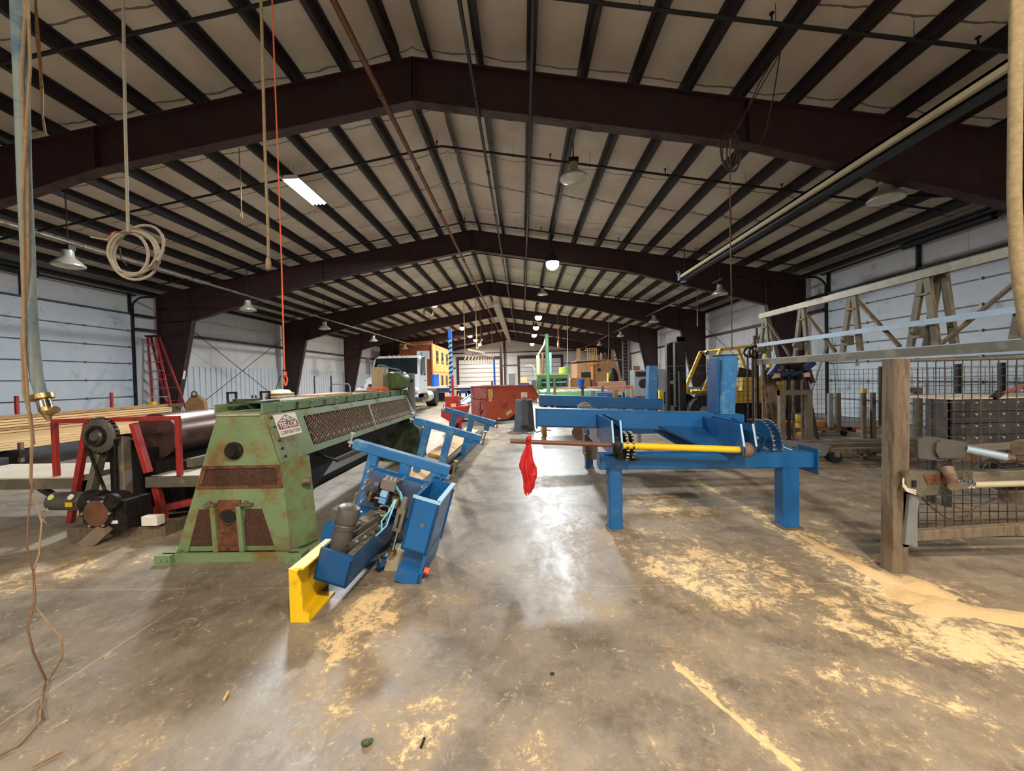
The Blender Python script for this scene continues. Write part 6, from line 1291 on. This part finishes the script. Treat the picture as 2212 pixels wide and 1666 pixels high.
b = MB(); b.box(-6.2, -5.4, 26.3, 26.5, .1, .6); b.build('under_shelf', 'dark_metal', FT)
BT = thing('blue_stand', (-2.9, 19, 0), 'small blue steel frame with pale board sides behind the striped pole', 'stand')
b = MB(); b.box(-3.25, -2.55, 18.5, 18.6, .82, .95); b.box(-3.25, -2.55, 19.5, 19.6, .82, .95); b.box(-3.25, -3.15, 18.5, 19.6, .82, .95); b.box(-2.65, -2.55, 18.5, 19.6, .82, .95); b.build('frame', 'navy', BT)
for x in (-3.2, -2.6):
    for y in (18.55, 19.55): MB().bar((x, y, 0), (x, y, .82), .1, .1, (0, 1, 0)).build('leg', 'navy', BT)
tag(MB().bar((-3.42, 18.2, .0), (-3.32, 18.4, 1.02), .32, .05, (0, 1, 0)).build('wide_plank', 'wood'), 'wide tan plank standing on end behind the red trough', 'plank')
WB = thing('white_channel', (-2.25, 15.5, 0), 'white sloping channel with blue edge just left of the red hopper', 'channel')
b = MB(); b.prism([(13.6, .05), (17.5, .05), (17.5, .80), (13.6, .62)], 0, -2.3, -1.95); b.build('body', 'white_board', WB); b = MB(); b.bar((-2.3, 13.6, .65), (-2.3, 17.5, .83), .06, .06); b.bar((-1.95, 13.6, .65), (-1.95, 17.5, .83), .06, .06); b.build('edge', 'blue_light', WB)
# ================================================================== far centre and right
GMX = thing('green_machine', (1.6, 24, 0), 'light green machine with slotted bed and window hood in the far centre', 'machine')
b = MB(); b.box(.9, 3.9, 18.5, 23.4, .15, .78); b.build('bed', 'far_green', GMX)
b = MB()
for i in range(7): b.bar((1.0+i*.5, 18.6, .80), (1.4+i*.35, 23.4, .80), .22, .03)
b.build('bed_slats', 'white_panel', GMX)
b = MB(); b.box(.9, 2.75, 23.5, 24.6, .7, 1.62); hd = b.build('hood', 'far_green', GMX); MB().box(.85, 2.8, 23.4, 24.7, 1.62, 1.7).build('hood_top', 'lime', hd)
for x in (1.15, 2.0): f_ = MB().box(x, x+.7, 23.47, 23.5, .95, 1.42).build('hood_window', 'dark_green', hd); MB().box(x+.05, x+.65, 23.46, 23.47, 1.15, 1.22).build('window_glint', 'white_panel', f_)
b = MB(); b.lathe([(.001, 0), (.3, 0), (.33, .08), (.30, .4), (.001, .42)], (2.6, 24.1, 1.7), (0, 0, 1), 16); b.build('blower', 'lime', GMX)
MB().box(.55, .85, 23.5, 24.3, 0, 1.35).build('side_cabinet', 'cabinet_grey', GMX)
def pole(name, px, pya, pyb, Y, r, m, label):
    a = P(px[0], pya, Y); c = P(px[1], pyb, Y); return tag(MB().cyl((c.x, Y, 0), (a.x, Y, a.z), r, n=12).build(name, m), label, 'pole')
pole('steel_pole', (1181, 1185), 722, 850, 17.9, .085, 'pole_green', 'tall green pole standing in front of the green machine')
pole('steel_pole', (1162, 1163), 768, 830, 27, .12, 'lime', 'pale yellow green pole left of the green pole')
pole('steel_pole', (1172, 1173), 762, 830, 29, .11, 'pipe_rust', 'rust red pole left of the green pole, with a cross head')
pole('steel_pole', (1189, 1190), 762, 830, 27.5, .10, 'sky_blue', 'light blue pole right of the green pole')
pole('steel_pole', (1067, 1069), 775, 838, 24, .06, 'barrel_blue', 'deep blue pole behind the red hopper')
pole('steel_pole', (1082, 1084), 745, 838, 26, .08, 'maroon', 'dark red pole behind the red hopper right of the blue pole')
pole('steel_pole', (1063, 1063), 824, 838, 20, .05, 'red', 'short red stub pole just over the hopper rim')
hang('bent_tube', [P(1136, 790, 26), P(1146, 790, 26), P(1152, 792, 26), P(1155, 800, 26), V((P(1155, 830, 26).x, 26, 0))], .04, 'white_panel', 'bent pale tube like a cane left of the poles', 'tube')
hang('flexible_duct', [P(1179, 730, 27), P(1175, 745, 27), P(1168, 758, 27), P(1162, 766, 27)], .05, 'cord_pale', 'pale flexible hose drooping from the green pole to the yellow pole', 'hose')
# row of clamps on a hanging rail
q = P(1040, 785, 30); RC = thing('clamp_rail', (q.x, 30, q.z), 'hanging rail with a row of pale clamps before the left end door', 'rail')
a, c = P(1003, 762, 24), P(1066, 772, 33); b = MB(); b.bar(a, c, .08, .1); 
for t_ in (0.02, .5, .95): u_ = a+(c-a)*t_; b.cyl(u_, (u_.x, u_.y, ceil_z(u_.x)), .02, n=6)
b.build('rail', 'brown_steel', RC)
for i in range(11):
    u_ = a+(c-a)*((i+.5)/11); b = MB(); b.tube([u_, u_-V((0, 0, .25)), u_+V((-.12, 0, -.5)), u_+V((-.16, 0, -.62))], [.03, .05, .05, .02], 7); b.build('clamp', 'cord_pale', RC)
q = P(1030, 755, 26); b = MB(); b.bar((q.x-.6, 26, q.z), (q.x+.5, 26.2, q.z-.25), .3, .12); b.bar((q.x, 26, q.z), (q.x+.4, 26, q.z+.7), .06, .06); b.cyl((q.x, 26, q.z), (q.x, 26, ceil_z(q.x)), .03, n=6); tag(b.build('hoist_trolley', 'beige'), 'beige hoist trolley hanging above the row of clamps', 'hoist')
# brown pipe barrier and bits on it
BR = thing('pipe_barrier', (2.3, 15, 0), 'rusty pipe barrier with a pale handrail in front of the green machine', 'barrier')
for x in (1.2, 2.25, 3.0, 4.1): MB().bar((x, 14.6, 0), (x, 14.6, 1.12), .09, .09, (0, 1, 0)).build('barrier_post', 'pipe_rust' if x < 3.5 else 'wood_dark', BR)
b = MB(); b.bar((1.2, 14.6, 1.06), (4.15, 14.6, 1.08), .06, .06); b.build('handrail', 'orange_board', BR)
b = MB(); b.bar((1.2, 14.6, .58), (4.15, 14.6, .6), .08, .05); b.build('mid_rail', 'brown_steel', BR)
tag(MB().lathe([(.001, 0), (.10, 0), (.15, .3), (.14, .3), (.09, .03), (.001, .03)], (2.18, 14.45, 1.10), (0, 0, 1), 18).build('bucket', 'barrel_blue'), 'blue bucket on the rusty pipe barrier', 'bucket')
for i, x in enumerate((2.5, 3.25)): tag(MB().bar((x, 13.9, 0), (x, 13.9, .98), .17, .12, (0, 1, 0)).build('square_post', 'cabinet_grey'), 'thick grey post behind the blue rear beam, %s of two' % ('left' if i == 0 else 'right'), 'post')
tag(MB().box(2.65, 3.15, 13.8, 13.95, .78, .90).box(2.72, 2.78, 13.85, 13.9, 0, .8).box(3.02, 3.08, 13.85, 13.9, 0, .8).build('blue_vise', 'barrel_blue'), 'blue clamp bar between the two thick grey posts', 'clamp')
for i, (x, z, w_, h_, m_, lb_) in enumerate(((3.0, 0, .6, 1.42, 'plywood', 'yellowish plywood crate beyond the pipe barrier, left'), (3.62, 0, .6, 1.40, 'plywood', 'yellowish plywood crate beyond the pipe barrier, right'), (4.65, 0, 1.8, 1.12, 'pink_board', 'low pinkish crate beyond the pipe barrier'), (4.3, 0, .25, 1.3, 'orange_board', 'narrow orange timber beyond the barrier between the crates'))):
    tag(MB().box(x, x+w_, 24.2, 24.9, z, z+h_).build('crate', m_), lb_, 'crate')
# tan booth with upper platform
BO = thing('tan_booth', (7, 38, 0), 'tan wooden booth with dark opening and cluttered upper platform, far right', 'booth')
b = MB(); b.prism([(5.2, 0), (5.2, 2.75), (8.9, 3.0), (9.8, 0)], 1, 37.0, 37.1); b.build('front_panel', 'tan_board', BO)
b = MB(); b.prism([(37.1, 0), (41, 0), (41, 2.8), (37.1, 2.75)], 0, 5.2, 5.3); b.build('side_panel', 'tan_board', BO)
b = MB(); b.box(5.2, 9.6, 37.0, 41, 2.95, 3.05); b.build('platform', 'wood_dark', BO)
MB().box(5.6, 6.5, 36.96, 37.0, .1, 1.9).build('opening', 'black', BO); MB().cyl((7.3, 36.95, 2.1), (7.3, 37.0, 2.1), .16, n=18).build('round_port', 'dark_metal', BO)
b = MB(); b.box(6.55, 6.75, 36.8, 37.0, 0, 2.8); b.box(6.3, 7.1, 36.7, 37.0, 2.6, 2.75); b.build('chute', 'plywood', BO)
b = MB(); b.net((6.25, 36.9, 3.05), (.85, 0, 0), (0, 0, 1.1), 4, 5, .03); b.build('lattice', 'wood', BO)
b = MB(); b.box(5.3, 5.6, 37.2, 37.5, 3.0, 4.2); b.box(8.6, 8.75, 37.2, 37.35, 3.0, 4.0); b.build('upright', 'tan_board', BO)
random.seed(9)
for i in range(9): 
    x = 7.2+random.random()*2.2; h = .2+random.random()*.6; tag(MB().lathe([(.001, 0), (.13, 0), (.15, h*.5), (.1, h), (.001, h)], (x, 38.2+random.random(), 3.05), (0, 0, 1), 10).build('stored_part', random.choice(['cabinet_grey', 'brown_steel', 'beige'])), 'dusty part stored on top of the tan booth', 'part', 'clutter on the booth platform')
b = MB(); b.box(8.9, 9.0, 34.5, 34.6, 0, 4.6); b.box(9.4, 9.5, 34.5, 34.6, 0, 4.6)
for i in range(14): b.box(9.0, 9.4, 34.53, 34.57, .4+i*.3, .44+i*.3)
tag(b.build('wall_ladder', 'cabinet_grey'), 'grey ladder standing upright beside the tan booth', 'ladder')
b = MB(); b.lathe([(.2, 0), (.3, .3), (.25, .8), (.4, 1.2), (.3, 1.7), (.12, 2.0), (.001, 2.05)], (6.3, 27, 0), (0, 0, 1), 12); mm = thing('old_drill_press', (6.3, 27, 0), 'dark old upright machine tool before the fifth right column', 'machine'); b.build('column_body', 'grease', mm); MB().box(5.9, 6.05, 26.85, 27.1, 1.0, 1.7).build('yellow_side', 'hv_yellow', mm); b = MB(); b.box(5.6, 6.9, 26.8, 27.3, .9, 1.0); b.build('table', 'maroon', mm)
for i, (px, py, Y, w_, d_, h_, m_, lb_) in enumerate(((1366, 853, 24, .7, .5, .85, 'orange_board', 'upright orange cardboard box in the clutter before the fifth column'), (1385, 853, 24.4, .9, .6, .95, 'wood_dark', 'brown sack like bundle right of the orange box'), (1342, 846, 26, .5, .5, .8, 'cabinet_grey', 'grey bag heap left of the orange box'), (1370, 866, 20, 2.2, .3, .08, 'red_board', 'dark boards lying flat before the clutter'), (1305, 846, 30, 1.0, .6, .8, 'barrel_blue', 'blue tub on the floor below the tan booth'))):
    q = P(px, py, Y); tag(MB().box(q.x-w_/2, q.x+w_/2, Y, Y+d_, 0, h_).build('storage_box', m_), lb_, 'box')
q = P(1375, 806, 30); tag(MB().box(q.x-.25, q.x+.25, 30.0, 30.1, 0, 2.2).build('tall_board', 'orange_board'), 'tall orange board standing between fourth and fifth right columns', 'board')
q = P(1328, 860, 11.9); tag(MB().bar((q.x-.05, 11.9, 0), (q.x+.05, 11.95, 1.05), .12, .04, (0, 1, 0)).build('leaning_plank', 'wood_dark'), 'plank standing at the end of the short pale mesh fence', 'plank')
q = P(1133, 834, 30); b = MB(); b.box(q.x-.5, q.x+.4, 30, 30.5, 0, 1.1); tag(b.build('workbench', 'navy'), 'dark blue bench left of the green machine', 'bench'); tag(MB().box(q.x-.3, q.x+.2, 30.1, 30.4, 1.1, 1.55).build('wooden_box', 'wood'), 'small wooden box on the dark blue bench', 'box')

# ================================================================== sawdust heaps and small things on the floor
def heap(pts, label):
    mb = MB(); n = 20
    for (x, y, rx_, ry_, h, rot) in pts:
        vs = [(x, y, h)]; fs = []
        R_ = 6
        for j in range(1, R_+1):
            for i in range(n):
                a = 2*math.pi*i/n; k_ = j/R_*(1+.16*math.sin(3*a+x*9)+.09*math.sin(7*a+y*5)); u_, v_ = rx_*k_*math.cos(a), ry_*k_*math.sin(a)
                vs.append((x+u_*math.cos(rot)-v_*math.sin(rot), y+u_*math.sin(rot)+v_*math.cos(rot), h*(.5+.5*math.cos(math.pi*j/R_))*(1+.12*math.sin(5*a+j)) - (.004 if j == R_ else 0)))
        for i in range(n): fs.append((0, 1+i, 1+(i+1) % n))
        for j in range(R_-1):
            for i in range(n): fs.append((1+j*n+i, 1+(j+1)*n+i, 1+(j+1)*n+(i+1) % n, 1+j*n+(i+1) % n))
        mb.add(vs, fs, True)
    return tag(mb.build('sawdust_heap', 'sawdust'), label, 'sawdust', None, 'stuff')
heap([(2.70, 2.68, .15, .17, .035, .2), (2.56, 2.85, .10, .3, .018, .15), (2.52, 3.25, .06, .4, .012, .05), (2.60, 2.47, .24, .14, .018, .3), (2.85, 2.37, .26, .11, .014, -.2), (2.52, 2.6, .14, .18, .014, 0)], 'drift of fresh sawdust heaped against the foot of the wooden post')
heap([(1.72, 4.58, .2, .1, .02, .2), (1.5, 4.3, .15, .06, .012, .1)], 'small flat sawdust heap under the blue jig table')
heap([(.78, 1.93, .022, .1, .010, .35), (.84, 1.78, .02, .09, .010, .4), (.91, 1.64, .022, .1, .011, .4), (.98, 1.5, .022, .09, .010, .4)], 'thin crumbly line of sawdust on the floor in the near right')
q = floorp(790, 1605); tag(MB().ball((q.x, q.y, .012), (.02, .014, .012)).ball((q.x+.015, q.y+.01, .010), (.012, .012, .010)).build('grease_clump', 'dark_green'), 'small dark green clump on the floor at the bottom of the view', 'debris')
q = floorp(912, 1603); tag(MB().cyl((q.x, q.y-.02, .008), (q.x+.004, q.y+.02, .008), .006, n=8).build('screw', 'dark_metal'), 'small dark screw lying in the sawdust at the bottom', 'screw')
q = floorp(1193, 1453); tag(MB().ball((q.x, q.y, .006), (.012, .008, .006)).build('pebble', 'dark_metal'), 'tiny dark pebble on the floor right of centre', 'debris')
a, c = floorp(70, 1655), floorp(135, 1622); tag(MB().bar(a, c, .008, .006).build('wood_splinter', 'wood_dark'), 'thin wood splinter on the floor at bottom left', 'splinter')
a, c = floorp(484, 1512), floorp(494, 1494); tag(MB().bar(a, c, .012, .008).build('wood_chip', 'wood'), 'pale wood chip on the floor at lower left', 'chip')
q = floorp(1108, 1155); 
# notice on the second left column
def fx(z): return RX-(11.52-.87*z/3.94)+.028
tag(MB().add([(fx(1.75), 14.21, 1.75), (fx(1.75), 14.31, 1.75), (fx(2.07), 14.31, 2.07), (fx(2.07), 14.21, 2.07), (fx(1.75)+.004, 14.21, 1.75), (fx(1.75)+.004, 14.31, 1.75), (fx(2.07)+.004, 14.31, 2.07), (fx(2.07)+.004, 14.21, 2.07)], [(0, 1, 2, 3), (7, 6, 5, 4), (0, 4, 5, 1), (1, 5, 6, 2), (2, 6, 7, 3), (3, 7, 4, 0)]).build('warning_label', 'sticker_white'), 'narrow white label stuck on the second left column flange', 'label')
